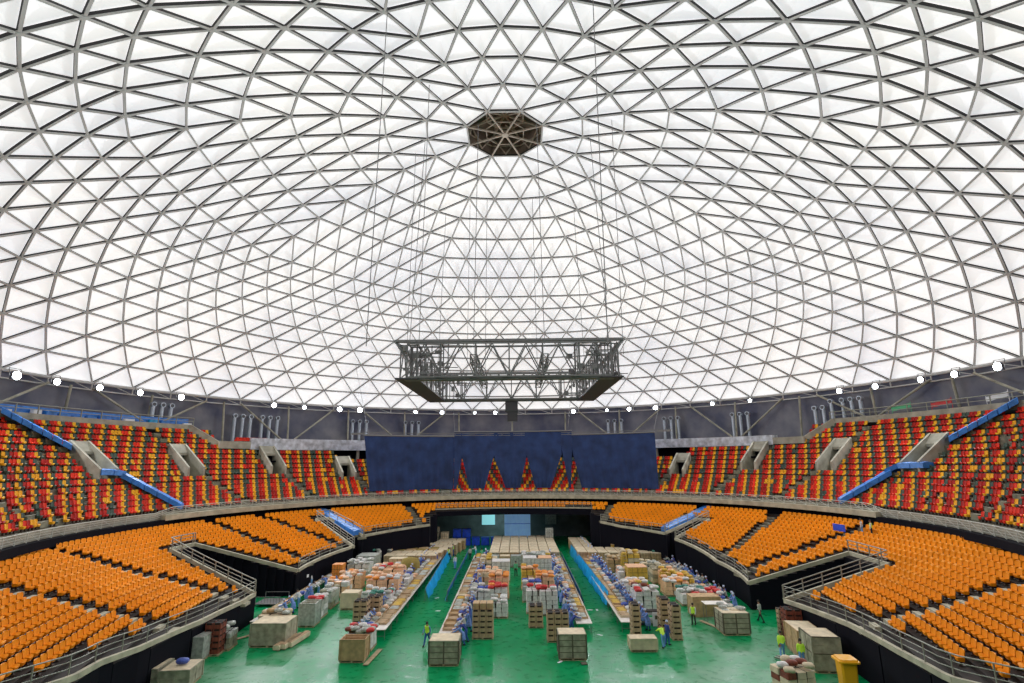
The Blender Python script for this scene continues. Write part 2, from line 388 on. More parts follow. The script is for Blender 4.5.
# upper bowl
UP = [(40.2, 8.3), (44, 10.6), (48.5, 14.1), (54.5, 19.0)]
UR = [40.2+ROWD*i for i in range(17)]
def upz(i): return lerp(UP, UR[i]+.3)
def utop(a):
    a = abs(a); return 48.8 if a < 38 else (50.7 if a < 59 else 54.4)
VOM = [81.7, 66.8, 51.2, 37.2, -37.6, -51.9, -66.4, -81.2]       # stair portals
VW, VR0, VR1 = 1.25, 46.8, 50.2
def vrad(a):      # portals of the lower back stand sit one or two rows lower
    return (45.4, 48.2) if abs(a) < 40 else (VR0, VR1)
def up_hole(r, a, mg=0.):
    for v in VOM:
        q0, q1 = vrad(v)
        if q0-mg < r < q1+mg and abs(R_(a-v))*r < VW+mg: return True
    return False
terrace('upper_terrace', UR, upz, lambda a: 40.2, up_hole, -137, 137, .5, lambda a: 7.7, False, [M['conc'], M['beam']], utop)
def arcbox(w, a0, a1, r0, r1, z0, z1, da=2., rev=False, zt=None):
    n = max(1, int(abs(a1-a0)/da))
    for k in range(n):
        p, q = a0+(a1-a0)*k/n, a0+(a1-a0)*(k+1)/n
        def zz(a, z): return z if zt is None else z+zt(a)
        c = [[pol(r, a, zz(a, z)) for z in (z0, z1)] for r in (r0, r1) for a in (p, q)]
        w.face([c[0][1], c[1][1], c[3][1], c[2][1]]); w.face([c[0][0], c[2][0], c[3][0], c[1][0]])
        w.face([c[0][0], c[1][0], c[1][1], c[0][1]]); w.face([c[2][0], c[2][1], c[3][1], c[3][0]])
        if k == 0: w.face([c[0][0], c[0][1], c[2][1], c[2][0]])
        if k == n-1: w.face([c[1][0], c[3][0], c[3][1], c[1][1]])
# balcony slab, black void wall behind the lower rows, soffits
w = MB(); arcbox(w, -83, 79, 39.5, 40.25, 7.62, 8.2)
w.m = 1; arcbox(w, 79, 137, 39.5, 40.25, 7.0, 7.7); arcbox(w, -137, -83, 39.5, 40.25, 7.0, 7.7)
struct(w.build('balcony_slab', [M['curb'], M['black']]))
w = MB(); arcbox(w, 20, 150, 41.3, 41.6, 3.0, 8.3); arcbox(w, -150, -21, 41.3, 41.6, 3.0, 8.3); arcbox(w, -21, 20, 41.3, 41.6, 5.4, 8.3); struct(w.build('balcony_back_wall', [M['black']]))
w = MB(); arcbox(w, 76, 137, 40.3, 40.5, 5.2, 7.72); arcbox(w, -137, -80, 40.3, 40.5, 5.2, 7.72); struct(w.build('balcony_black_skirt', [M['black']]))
# kerb and sloping walkway along the front of the lower terrace
w = MB()
def seg_pts(a0, a1, dr=0., step=1.5):
    n = max(1, int(abs(a1-a0)/step)); return [lpol(lrf(a0+(a1-a0)*k/n)+dr, a0+(a1-a0)*k/n, lz(lrf(a0+(a1-a0)*k/n))) for k in range(n+1)]
FRONTS = [(97, 157), (49.5, 74.5), (23, 43), (-44.8, -24.8), (-90.5, -49.3), (-157, -105.3)]
for a0, a1 in FRONTS:
    ps = seg_pts(a0, a1, .02)
    for A, B in zip(ps, ps[1:]): w.bar(Vector(A)+Vector((0, 0, .22)), Vector(B)+Vector((0, 0, .22)), .24, .30)
NOTCH = [((22.9, 97), (34.3, 87), (34.3, 81), (23.6, 75)), ((26.4, 49.5), (36.6, 49.2), (36.6, 46), (29.4, 43.3)),
         ((23.3, -105.3), (32.7, -102), (32.7, -91), (22.9, -90.8)), ((28.6, -49.3), (35.4, -51), (35.4, -48), (29.8, -44.8))]
for nt in NOTCH:
    for (r0, a0), (r1, a1) in zip(nt, nt[1:]):
        A, B = Vector(lpol(r0, a0, lz(r0)+.25)), Vector(lpol(r1, a1, lz(r1)+.25)); w.bar(A, B, .22, .35)
struct(w.build('terrace_kerb', [M['curb']]))
w = MB(); arcbox(w, -20.3, 19.3, 38.0, 38.35, 5.2, 6.35); struct(w.build('bridge_girder', [M['curb']]))
# tunnel under the back stand
w = MB()
w.m = 0; w.box((0, 51, 2.6), (44, .4, 5.4)); w.m = 1
w.box((-19.2, 44, 2.6), (6, 13.5, 5.2)); w.box((19.2, 44, 2.6), (6, 13.5, 5.2)); w.box((0, 45.5, 5.35), (40, 14, .3))
struct(w.build('wall_tunnel', [M['tunnel'], M['black']]))

# ------------------------------------------------------------------ seats
def seat_geo(wd, hp, hb, dp):
    # bucket seat facing +y(local) : origin on the tread, back toward -y
    a = MB(); x = wd/2
    def curve(yf, n=4): return [(-x+2*x*k/n) for k in range(n+1)]
    pan = [(-x*.86, dp*.42, hp+.02), (-x*.5, dp*.5, hp-.03), (x*.5, dp*.5, hp-.03), (x*.86, dp*.42, hp+.02), (x, 0, hp+.05), (x*.96, -dp*.38, hp+.02), (0, -dp*.42, hp-.05), (-x*.96, -dp*.38, hp+.02), (-x, 0, hp+.05)]
    n = len(pan); vs = pan+[(0, 0, hp-.06)]+[(q[0]*.8, q[1]*.85, hp-.17) for q in pan]
    a.raw(vs, [(k, (k+1) % n, n) for k in range(n)]+[((k+1) % n, k, n+1+k, n+1+(k+1) % n) for k in range(n)]+[tuple(range(n+1, 2*n+1))[::-1]], False)
    b = MB(); rows = [(hp-.02, .80, -.36), (hp+(hb-hp)*.35, 1., -.42), (hp+(hb-hp)*.8, .98, -.50), (hb, .70, -.53)]
    vs = []
    for z, s, y in rows:
        for t, cy in ((-1, .16), (-.5, .03), (0, 0), (.5, .03), (1, .16)): vs.append((x*s*t, dp*(y+cy), z))
    nb = len(vs); vs += [(p[0]*.93, p[1]-.06, p[2]) for p in vs]; fs = []
    for j in range(3):
        for k in range(4):
            q = j*5+k; fs.append((q, q+1, q+6, q+5)); fs.append((nb+q+1, nb+q, nb+q+5, nb+q+6))
    for j in range(3):
        for e in (0, 4):
            q = j*5+e; fs.append((q, q+5, nb+q+5, nb+q))
    for k in range(4): fs.append((15+k, 16+k, nb+16+k, nb+15+k)); fs.append((k, k+1, nb+k+1, nb+k))
    b.raw(vs, fs, False)
    c = MB(); c.box((0, -.03, hp*.42), (.09, .12, hp*.8)); c.box((0, -.03, .03), (.25, .3, .05))
    return a, b, c
def merged(parts, place, mats_idx):
    import numpy as np
    vs = []; fs = []; mi = []
    for p, m in zip(parts, mats_idx):
        o = len(vs); vs += p.v; fs += [tuple(o+k for k in f) for f in p.f]; mi += [m]*len(p.f)
    V = np.array(vs); nv = len(V)
    lt = [len(f) for f in fs]; loops = np.array([k for f in fs for k in f]); nl = len(loops)
    N = len(place); out = np.empty((N, nv, 3)); 
    for q, (x, y, z, rz) in enumerate(place):
        c, s = math.cos(rz), math.sin(rz)
        out[q, :, 0] = x+V[:, 0]*c-V[:, 1]*s; out[q, :, 1] = y+V[:, 0]*s+V[:, 1]*c; out[q, :, 2] = z+V[:, 2]
    me = bpy.data.meshes.new('seats'); me.vertices.add(N*nv); me.vertices.foreach_set('co', out.reshape(-1).astype('f'))
    L = (loops[None, :]+(np.arange(N)*nv)[:, None]).reshape(-1); me.loops.add(N*nl); me.loops.foreach_set('vertex_index', L.astype('i'))
    st = np.concatenate([[0], np.cumsum(lt)[:-1]]); ST = (st[None, :]+(np.arange(N)*nl)[:, None]).reshape(-1)
    me.polygons.add(N*len(fs)); me.polygons.foreach_set('loop_start', ST.astype('i'))
    try: me.polygons.foreach_set('loop_total', np.tile(lt, N).astype('i'))
    except Exception: pass
    me.polygons.foreach_set('material_index', np.tile(mi, N).astype('i')); me.update(calc_edges=True); me.validate()
    return me

AISLES_L = [((23, 102), (39.6, 102)), ((24, 121), (41, 119)), ((27.5, 53), (39.6, 59.5)), ((24, 68), (39.6, 70)), ((29.5, 43.8), (41, 45.2)),
            ((24, -82), (39.6, -82)), ((26, -69), (39.6, -62)), ((25, -124), (41, -120)), ((29.6, -43.6), (41, -46.5)), ((31, 25.5), (40, 25.5)), ((31, -25.2), (40, -24.5)), ((26, 150), (44, 150)), ((26, -150), (44, -150))]
def near_aisle(ais, r, a, hw):
    for (r0, a0), (r1, a1) in ais:
        if r0-.5 <= r <= r1+.5:
            t = (r-r0)/(r1-r0); 
            if abs(R_(a-(a0+(a1-a0)*t)))*r < hw: return True
    return False
CAMP = Vector((1.056, -54.84, 13.8))
def pix(p):
    d = Vector(p)-CAMP; z = d.dot(ff_)
    if z < .5: return None
    return 512+529.906*d.dot(rr_)/z, 341.5-529.906*d.dot(uu_)/z, z
low = []
for i in range(len(LR)-1):
    r = LR[i]+.50
    st0 = math.degrees(.72/r); st1 = math.degrees(.72/(r+DEL))/KA; AS = [k*st0 for k in range(int(90/st0)+1)]; AS += [AS[-1]+st1*(k+1) for k in range(int(66/st1))]
    for a in [-q_ for q_ in AS[:0:-1]]+AS:
        if r < lrf(a)+(1.5 if abs(a) > 100 else 1.1 if abs(a) > 22 else .3) or r < lrf(a-.8)+.3 or r < lrf(a+.8)+.3: continue
        if low_hole(r, a, .75) or near_aisle(AISLES_L, r, a, .75): continue
        if math.hypot(*lpol(r, a)[:2]) > 39.9: continue
        low.append((i, a, r))
items = []
for i, a, r in low:
    x, y, z = lpol(r, a, lowz(i)); q = pix((x, y, z+.5))
    vis = q is not None and 2 < q[0] < 1022 and 2 < q[1] < 680
    items.append((q[2] if vis else 1e6, i, a, (x, y, z, R_(180+aeff(a)))))
items.sort(key=lambda t: t[0])
pa, pb, pc = seat_geo(.64, .42, .80, .36)
me_a, me_b, me_c = pa.mesh('seat_pan', [M['orange']]), pb.mesh('seat_back', [M['orange']]), pc.mesh('seat_foot', [M['dsteel']])
proto = empty('spectator_chair'); link('seat_pan', me_a, proto); link('backrest', me_b, proto); link('bracket', me_c, proto)
def low_block(a):
    s = 'left' if a > 0 else 'right'
    b = abs(a)
    aa = 117 if s == 'left' else 119
    if b > 121: return '%s lower block nearest the camera' % s
    if b > 102: return '%s lower block between the near aisles' % s
    return '%s lower block beside the dark gap' % s
first = True
for d, i, a, (x, y, z, rz) in items[:300]:
    lab = 'orange seat, %s row, %s' % (ORD[i], low_block(a))
    grp = 'orange seats, %s row, %s' % (ORD[i], low_block(a))
    if first:
        proto.location = (x, y, z); proto.rotation_euler = (0, 0, rz); o = proto; tag(o, lab, 'chair', grp); first = False
    else:
        o = copy_tree(proto, (x, y, z), rz, lab, grp)
rest = [t[3] for t in items[300:]]
so = link('spectator_chairs', merged([pa, pb, pc], rest, [0, 0, 1])); so.data.materials.append(M['orange']); so.data.materials.append(M['dsteel'])
tag(so, 'rows of orange folding plastic seats filling the rest of the lower stands around the floor', 'seats'); so['kind'] = 'stuff'

# upper seats: colour stripes drift one seat per row
AISLES_U = [((40, 74.6), (46.2, 79.6)), ((40, 61), (46, 65)), ((49.6, 83.4), (54.4, 88.3)), ((50, 67), (54.4, 69)), ((40, 47), (46, 49.5)), ((40, 33), (45.4, 35.5)), ((40, 99), (54.4, 107)), ((40, 116), (54.4, 120)),
            ((40, -74.6), (46.2, -79.2)), ((40, -61), (46, -65)), ((49.6, -83.2), (54.4, -88)), ((50, -67), (54.4, -69)), ((40, -47), (46, -50)), ((40, -33), (45.4, -36)), ((40, -99), (54.4, -107)), ((40, -114), (54.4, -117)), ((40, 16), (47, 16)), ((40, -16), (47, -16))]
upp = []
rg = random.Random(3)
for i in range(0, 15):
    r = UR[i]+.62; st = math.degrees(.46/r); n = int(128/st)
    for k in range(-n, n+1):
        a = k*st
        if r+.6 > utop(a): continue
        if up_hole(r, a, .5) or near_aisle(AISLES_U, r, a, .62): continue
        if abs(a) > 84 and rg.random() < .10: continue
        x, y, z = pol(r, a, upz(i)); sg = (k - (i if a > 0 else -i)) % 4
        c = 0 if sg == 0 else (1 if sg == 1 else (2 if sg == 2 else 3))
        if c in (1, 2) and rg.random() < .2: c = 3-c
        if rg.random() < .08: c = rg.choice([0, 1, 3])
        q = pix((x, y, z+.5)); vis = q is not None and 2 < q[0] < 1022 and 2 < q[1] < 680
        upp.append((q[2] if vis else 1e6, i, a, c, (x, y, z, R_(180+a))))
upp.sort(key=lambda t: t[0])
ua, ub, uc = seat_geo(.42, .42, .86, .42)
CN = [('s_yel', 'amber'), ('s_red', 'red'), ('s_dred', 'dark red'), ('s_grn', 'grey green')]
protos = []
def join(parts, mis):
    m = MB()
    for p, k in zip(parts, mis): m.m = k; m.raw(p.v, p.f)
    return m
for mk, cn in CN:
    protos.append(join([ua, ub, uc], [0, 0, 1]).mesh('stadium_seat', [M[mk], M['dsteel']]))
def up_block(a):
    s = 'left' if a > 0 else 'right'; b = abs(a)
    return '%s side, %s' % (s, 'nearest the camera' if b > 103 else 'beside the first aisle')
for d, i, a, c, (x, y, z, rz) in upp[:300]:
    o = link('bucket_chair', protos[c], None, (x, y, z), rz)
    tag(o, '%s bucket seat, %s row of the upper stand, %s' % (CN[c][1], ORD[i], up_block(a)), 'chair', '%s upper seats, %s row, %s' % (CN[c][1], ORD[i], up_block(a)))
for c, (mk, cn) in enumerate(CN):
    pl = [t[4] for t in upp[300:] if t[3] == c]
    so = link('bucket_chairs', merged([ua, ub, uc], pl, [0, 0, 1])); so.data.materials.append(M[mk]); so.data.materials.append(M['dsteel'])
    tag(so, 'all the other %s bucket seats striping the upper stands around the hall' % cn, 'seats'); so['kind'] = 'stuff'

# ------------------------------------------------------------------ portals, beams above the upper stand
for v in VOM:
    w = MB(); q0, q1 = vrad(v); z0 = lerp(UP, q0)-.9; z1 = lerp(UP, q1)
    hw = VW
    def L_(u, r, z):   # u across, r radius
        bx, by, _ = pol(r, v); t = R_(v); return (bx+u*math.cos(t), by+u*math.sin(t), z)
    w.m = 0
    for s in (-1, 1):
        u0, u1 = s*hw, s*(hw-.28)
        a_ = [L_(u0, q0-1.0, z0-.2), L_(u0, q1+.1, z0-.2), L_(u0, q1+.1, z1+1.15), L_(u0, q0-1.0, z0+1.55)]
        b_ = [L_(u1, q0-1.0, z0-.2), L_(u1, q1+.1, z0-.2), L_(u1, q1+.1, z1+1.15), L_(u1, q0-1.0, z0+1.55)]
        w.raw(a_+b_, [(0, 1, 2, 3), (7, 6, 5, 4), (0, 3, 7, 4), (3, 2, 6, 7), (1, 5, 6, 2)])
    a_ = [L_(-hw, q1-.9, z1-.1), L_(hw, q1-.9, z1-.1), L_(hw, q1+.15, z1+1.1), L_(-hw, q1+.15, z1+1.1)]
    b_ = [(x, y, z-.35) for x, y, z in a_]; w.raw(a_+b_, [(0, 1, 2, 3), (7, 6, 5, 4), (0, 4, 5, 1), (0, 3, 7, 4), (1, 5, 6, 2), (3, 2, 6, 7)])
    w.face([L_(-hw, q0-.3, z0), L_(hw, q0-.3, z0), L_(hw, q1, z0), L_(-hw, q1, z0)])
    w.m = 1; w.face([L_(-hw, q1, z0), L_(hw, q1, z0), L_(hw, q1, z1+.6), L_(-hw, q1, z1+.6)])
    struct(w.build('stair_portal', [M['beam'], M['black']]))
w = MB()
w.m = 0
arcbox(w, -54, -22, 50.6, 52.2, 16.0, 17.5); arcbox(w, 27, 54, 50.6, 52.2, 16.0, 17.8)
w.m = 1
arcbox(w, 54, 59.5, 50.6, 52.2, 16.1, 17.2); arcbox(w, -59.5, -54, 50.6, 52.2, 16.1, 17.1)
arcbox(w, 62, 137, 54.0, 55.2, 18.7, 19.6); arcbox(w, -137, -62, 54., 55.2, 18.7, 19.6)
for s in (1, -1):
    w.bar(pol(51.6, s*59.2, 16.7), pol(54.4, s*62.4, 19.2), 1.2, .95)
struct(w.build('upper_beam', [M['foil'], M['beam']]))
w = MB()
arcbox(w, -60, 60, 48.8, 54, 14.0, 14.3); arcbox(w, -60, 60, 53.6, 54, 14, 17)
struct(w.build('rear_walkway', [M['black']]))
w = MB(); arcbox(w, -137, -61, 54.5, 57.2, 18.7, 19.1); arcbox(w, 61, 137, 54.5, 57.2, 18.7, 19.1); arcbox(w, -61, 61, 52, 57.2, 16.8, 17.0)
struct(w.build('upper_walkway', [M['conc']]))
# columns glimpsed under the rear beam
for a in (24.5, 29, 33, 44, 55, -26, -31, -42, -53, -57):
    w = MB(); w.box((0, 0, 1.05), (.5, .5, 2.2), 0, 1., .08); w.box((0, 0, 2.0), (.8, .8, .2))
    struct(w.build('rear_column', [M['beam']], None, pol(51.2, a, 13.9+.3), R_(a)))

# ------------------------------------------------------------------ railings
def rail(name, pts, h, label, post=2.0, bars=3, r=.04, mt='steel', grp=None):
    w = MB(); acc = 0; pp = [Vector(p) for p in pts]; posts = [pp[0]]
    for A, B in zip(pp, pp[1:]):
        L = (B-A).length; s = post-acc
        while s <= L: posts.append(A.lerp(B, s/L)); s += post
        acc = (acc+L) % post
        for j in range(1, bars): w.bar(A+Vector((0, 0, h*j/bars)), B+Vector((0, 0, h*j/bars)), r*1.3, r*1.3)
    posts.append(pp[-1])
    if name == 'balcony_railing':
        for A, B in zip(posts, posts[1:]): w.bar(A, B+Vector((0, 0, h)), .035, .035)
    o = empty(name); tag(o, label, 'railing', grp)
    t = MB()
    for A, B in zip(pp, pp[1:]): t.tube(A+Vector((0, 0, h)), B+Vector((0, 0, h)), r*1.35, 6)
    t.build('handrail', [M[mt]], o); w.build('rail_bar', [M[mt]], o)
    for q in posts[:99]:
        p = MB(); p.box((0, 0, h/2), (r*2, r*2, h)); p.build('post', [M[mt]], o, q)
    return o
up2 = lambda ps, dz: [Vector(p)+Vector((0, 0, dz)) for p in ps]
fl_lab = {(97, 157): 'steel handrail along the front kerb of the near left lower stand', (49.5, 74.5): 'steel handrail along the front of the middle left seat block',
          (23, 43): 'steel handrail in front of the far left corner seats', (-44.8, -24.8): 'steel handrail in front of the far right corner seats',
          (-90.5, -49.3): 'steel handrail along the front of the middle right seat block', (-157, -105.3): 'steel handrail along the front kerb of the near right lower stand'}
for a0, a1 in FRONTS:
    rail('terrace_railing', up2(seg_pts(a0, a1, .02, 2.5), .40), .95, fl_lab[a0, a1], 2.2, 3, .026)
nl = ['steel railing around the left gap between the near and middle seat blocks', 'steel railing around the far left gap beside the blue stairs', 'steel railing around the right gap between the near and middle seat blocks', 'steel railing around the far right gap beside the blue stairs']
for nt, lb in zip(NOTCH, nl):
    pts = []
    for (r0, a0), (r1, a1) in zip(nt, nt[1:]):
        for t in (0, .25, .5, .75): pts.append(lpol(r0+(r1-r0)*t, a0+(a1-a0)*t, lz(r0+(r1-r0)*t)+.42))
    pts.append(lpol(nt[-1][0], nt[-1][1], lz(nt[-1][0])+.42))
    if 'left gap between' in lb: pts = pts[:9]
    if 'right gap between' in lb: pts = pts[:9]
    rail('gap_railing', pts, 1.0, lb, 1.8, 3, .038)
for s, a0, a1 in (('left', 31, 137), ('right', -137, -31), ('back', -31, 31)):
    pts = [pol(40.0, a0+(a1-a0)*k/30, 8.2 if -83 < a0+(a1-a0)*k/30 < 79 else 7.7) for k in range(31)]
    rail('balcony_railing', pts, .80, 'grey steel balcony railing at the foot of the %s upper stand' % s, 1.6 if s != 'back' else 1.2, 4, .028, 'lsteel')
    if s != 'back':
        b0, b1 = (62, 137) if s == 'left' else (-137, -62)
        rail('walkway_railing', [pol(54.2, b0+(b1-b0)*k/20, 19.6) for k in range(21)], 1.0, 'steel railing on the beam above the %s upper stand' % s, 2.6, 2, .05)
rail('bridge_railing', [pol(38.2, -20+39*k/12, 6.3) for k in range(13)], .8, 'low railing on the bridge over the back tunnel', 1.5, 3, .035)
# lattice fence panels between aisles: zigzag guard along the balcony foot
# ------------------------------------------------------------------ blue stair covers
def stair_cover(pts, wd, label, n=7, mt='blue'):
    o = empty('stair_tarpaulin', pts[0]); tag(o, label, 'tarpaulin')
    P_ = [Vector(p)-Vector(pts[0]) for p in pts]; tot = [0]
    for A, B in zip(P_, P_[1:]): tot.append(tot[-1]+(B-A).length)
    def at(s):
        for j in range(len(P_)-1):
            if s <= tot[j+1]+1e-6:
                return P_[j].lerp(P_[j+1], (s-tot[j])/(tot[j+1]-tot[j])), (P_[j+1]-P_[j]).normalized()
        return P_[-1], (P_[-1]-P_[-2]).normalized()
    for q in range(n):
        w = MB(); s0, s1 = tot[-1]*q/n+.04, tot[-1]*(q+1)/n-.04
        A, d = at(s0); B, d2 = at(s1); side = Vector((d.y, -d.x, 0)).normalized()*wd/2
        u = Vector((0, 0, 1)); M_ = (A+B)/2+u*.03
        rowsv = []
        for c_, hgt in ((A, .60), (M_, .60), (B, .60)):
            rowsv.append([c_-side+u*.02, c_-side*.95+u*hgt, c_+u*(hgt+.12), c_+side*.95+u*hgt, c_+side+u*.02])
        vs = [v_ for rw in rowsv for v_ in rw]; w.raw(vs, [(j*5+k, j*5+k+1, j*5+k+6, j*5+k+5) for j in range(2) for k in range(4)]+[(4, 3, 2, 1, 0), (10, 11, 12, 13, 14)])
        w.build('cover_section', [M[mt]], o)
    return o
stair_cover([pol(54.2, 88.3, 19.3), pol(49.6, 83.4, 15.4)], 1.6, 'blue tarpaulin over the top stairs of the left upper stand')
stair_cover([pol(46.4, 83, 12.7), pol(46.2, 79.6, 12.6), pol(40.4, 74.6, 8.6)], 1.5, 'blue tarpaulin over the stairs below the left portal')
stair_cover([pol(54.2, -88.0, 19.3), pol(49.6, -83.2, 15.4)], 1.6, 'blue tarpaulin over the top stairs of the right upper stand')
stair_cover([pol(46.4, -83.5, 12.7), pol(46.2, -79.2, 12.6), pol(40.4, -74.6, 8.6)], 1.5, 'blue tarpaulin over the stairs below the right portal')
stair_cover([pol(40.6, 45.1, 6.5), pol(30.1, 43.9, 4.1)], 1.5, 'blue covered stairs beside the far left corner seats', 8)
stair_cover([pol(40.6, -46.4, 6.5), pol(30.6, -43.9, 4.2)], 1.5, 'blue covered stairs beside the far right corner seats', 8)
# lower aisle step nosings
for (r0, a0), (r1, a1) in AISLES_L:
    w = MB(); n = int((r1-r0)/ROWD)*2
    for k in range(n):
        r = r0+(r1-r0)*(k+.5)/n; a = a0+(a1-a0)*(k+.5)/n
        if r < lrf(a)+.3 or low_hole(r, a): continue
        i = int((r-LR[0])/ROWD); 
        if (r-LR[0]) % ROWD > ROWD/2: continue
        p = lpol(LR[i]+.02-.22, a, lowz(i)-.12); w.box(p, (1.1, .40, .24), R_(aeff(a)))
    if w.v: struct(w.build('aisle_steps', [M['curb'] if abs(a0) > 100 else M['walk']]))
for (r0, a0), (r1, a1) in AISLES_U:
    w = MB(); n = int((r1-r0)/ROWD)
    for k in range(n):
        i = int((r0-UR[0])/ROWD)+k+1
        if i > 14: break
        r = UR[i]; a = a0+(a1-a0)*(r-r0)/(r1-r0); 
        if r+.9 > utop(a) or up_hole(r, a): continue
        w.box(pol(r-.2, a, upz(i)-.25), (1.0, .38, .5), R_(a))
    if w.v: struct(w.build('aisle_steps', [M['walk']]))

# ------------------------------------------------------------------ curtains
def curtain(r, a0, a1, z0a, z0b, zt, label, n=26, amp=.18, tri=None, f0=0.):
    w = MB(); top = []; bot = []
    for k in range(n+1):
        t = k/n; a = a0+(a1-a0)*t; rr = r+amp*math.sin(k*1.9)
        zb = z0a+(z0b-z0a)*t
        ab = a
        top.append(pol(r+amp*.4*math.sin(k*1.9), a, zt)); bot.append(pol(rr, ab, zb))
    if tri:      # the lower corners are gathered toward the middle
        l, rt = tri
        for k in range(n+1):
            t = k/n; a = a0+(a1-a0)*(l+(1-l-rt)*t); bot[k] = pol(r+amp*math.sin(k*1.9), a, z0a)
    m_ = 12
    vs = [Vector(top[k]).lerp(Vector(bot[k]), (j/m_)) for j in range(m_+1) for k in range(n+1)]
    if tri:
        vs = []
        for j in range(m_+1):
            f = j/m_; g_ = max(0, f-f0)/(1-f0); l, rt = tri[0]*g_, tri[1]*g_
            for k in range(n+1):
                t = k/n; a = a0+(a1-a0)*(l+(1-l-rt)*t); vs.append(pol(r+amp*f*math.sin(k*1.9), a, zt+(z0a-zt)*f))
    w.raw(vs, [(j*(n+1)+k, j*(n+1)+k+1, (j+1)*(n+1)+k+1, (j+1)*(n+1)+k) for j in range(m_) for k in range(n)], True)
    o = empty('stage_curtain'); tag(o, label, 'curtain', None); w.build('cloth', [M['navy']], o)
    p = MB(); nn = 6
    for k in range(nn): p.tube(pol(r, a0+(a1-a0)*k/nn, zt+.1), pol(r, a0+(a1-a0)*(k+1)/nn, zt+.1), .12, 6)
    p.build('hanging_bar', [M['truss']], o)
    return o
curtain(40.9, 36., 14.2, 9.3, 9.3, 18.1, 'wide dark navy curtain hanging at the left of the back stand', 44, .16, (.085, .0), 0)
curtain(40.85, 14.2, 12.3, 9.3, 9.3, 18.9, 'narrow navy strip of curtain right of the wide left curtain', 5, .08, (.0, .62), .5)
curtain(40.9, 12.3, 4.3, 9.3, 9.3, 18.9, 'tapered navy curtain between the two left seat openings', 16, .16, (.24, .30), .42)
curtain(40.85, 4.3, -3.7, 9.3, 9.3, 18.9, 'tapered navy curtain at the centre of the back stand', 16, .16, (.35, .22), .45)
curtain(40.8, -3.7, -12.4, 9.3, 9.3, 18.9, 'tapered navy curtain between the two right seat openings', 16, .16, (.24, .34), .42)
curtain(40.85, -12.4, -15.0, 9.3, 9.3, 18.9, 'thin navy strip of curtain left of the wide right curtain', 5, .08, (.62, .22), .3)
curtain(40.9, -15.0, -35.2, 9.3, 9.3, 18.2, 'wide dark navy curtain hanging at the right of the back stand', 44, .16, (.10, .0), .3)
w = MB()
for k in range(18):
    a, b = 36-72*k/18, 36-72*(k+1)/18
    z = 18.35
    w.bar(pol(40.9, a, z+.35), pol(40.9, b, z+.35), .08, .08); w.bar(pol(40.9, a, z), pol(40.9, b, z), .08, .08); w.bar(pol(40.9, a, z), pol(40.9, b, z+.35), .05, .05)
for a in (-38.5,):
    w.bar(pol(40.9, -36, 18.5), pol(41.2, -39, 18.5), .3, .35); w.bar(pol(40.9, 36, 18.5), pol(41.2, 39, 18.4), .3, .3)
for a in (-35, -14, 0, 14, 35): w.bar(pol(40.9, a, 18.5), dome_pt(14, a)+Vector((0, 0, .1)), .04, .04)
o = w.build('curtain_truss', [M['truss']]); tag(o, 'dark horizontal truss carrying the navy curtains', 'truss')

# ------------------------------------------------------------------ wall posts, braces, ducts
for k in range(-24, 25):
    a = k*5.625
    if k % 2: continue
    w = MB(); zb = 17.0 if abs(a) < 61 else 19.1
    rb = 56.6 if abs(a) > 61 else 55.5
    w.tube(pol(rb, a, zb), pol(56.2, a, ZR-.6), .17, 8); w.box(pol(rb, a, zb+.1), (.7, .7, .2), R_(a))
    o = w.build('wall_post', [M['beam']]); struct(o)
for a in (45, 22.5, -22.5, -45, 67.5, -67.5, 90, -90):
    w = MB(); zb = 17.0 if abs(a) < 61 else 19.1
    for s in (-1, 1): w.tube(pol(55.6, a, zb), pol(56.2, a+s*8.4, ZR-.7), .16, 8)
    w.box(pol(55.6, a, zb+.15), (1., .8, .3), R_(a)); struct(w.build('wall_brace', [M['beam']]))
di = 0
for a0, where in ((53, 'above the far left seats'), (48.3, 'left of the silver beam'), (31.5, 'above the left curtain'), (21, 'left of the rig'), (-21.5, 'above the right curtain'), (-32.8, 'above the right end of the curtain'), (-45.8, 'left of the right corner'), (-60, 'at the right corner'), (-64.5, 'right of the corner beam'), (66, 'left of the left corner beam')):
    for q in range(3):
        a = a0-1.35*(q-1); zb = 17.0 if abs(a) < 61 else 19.1; r = 56.0
        o = empty('ventilation_duct', pol(r, a, zb), R_(a)); tag(o, '%s silver ventilation duct of three %s' % (['leftmost', 'middle', 'rightmost'][q], where), 'duct')
        h = 4.2 if zb < 18 else 2.9
        w = MB(); w.tube((0, 0, 0), (0, 0, h), .30, 10); w.build('pipe', [M['duct']], o)
        w = MB(); w.tube((0, -.3, h+.35), (0, .3, h+.35), .37, 14); fr_ = w.build('fan_ring', [M['duct']], o)
        w = MB(); w.tube((0, -.36, h+.35), (0, -.28, h+.35), .26, 12); w.build('fan_opening', [M['lampbody']], fr_)

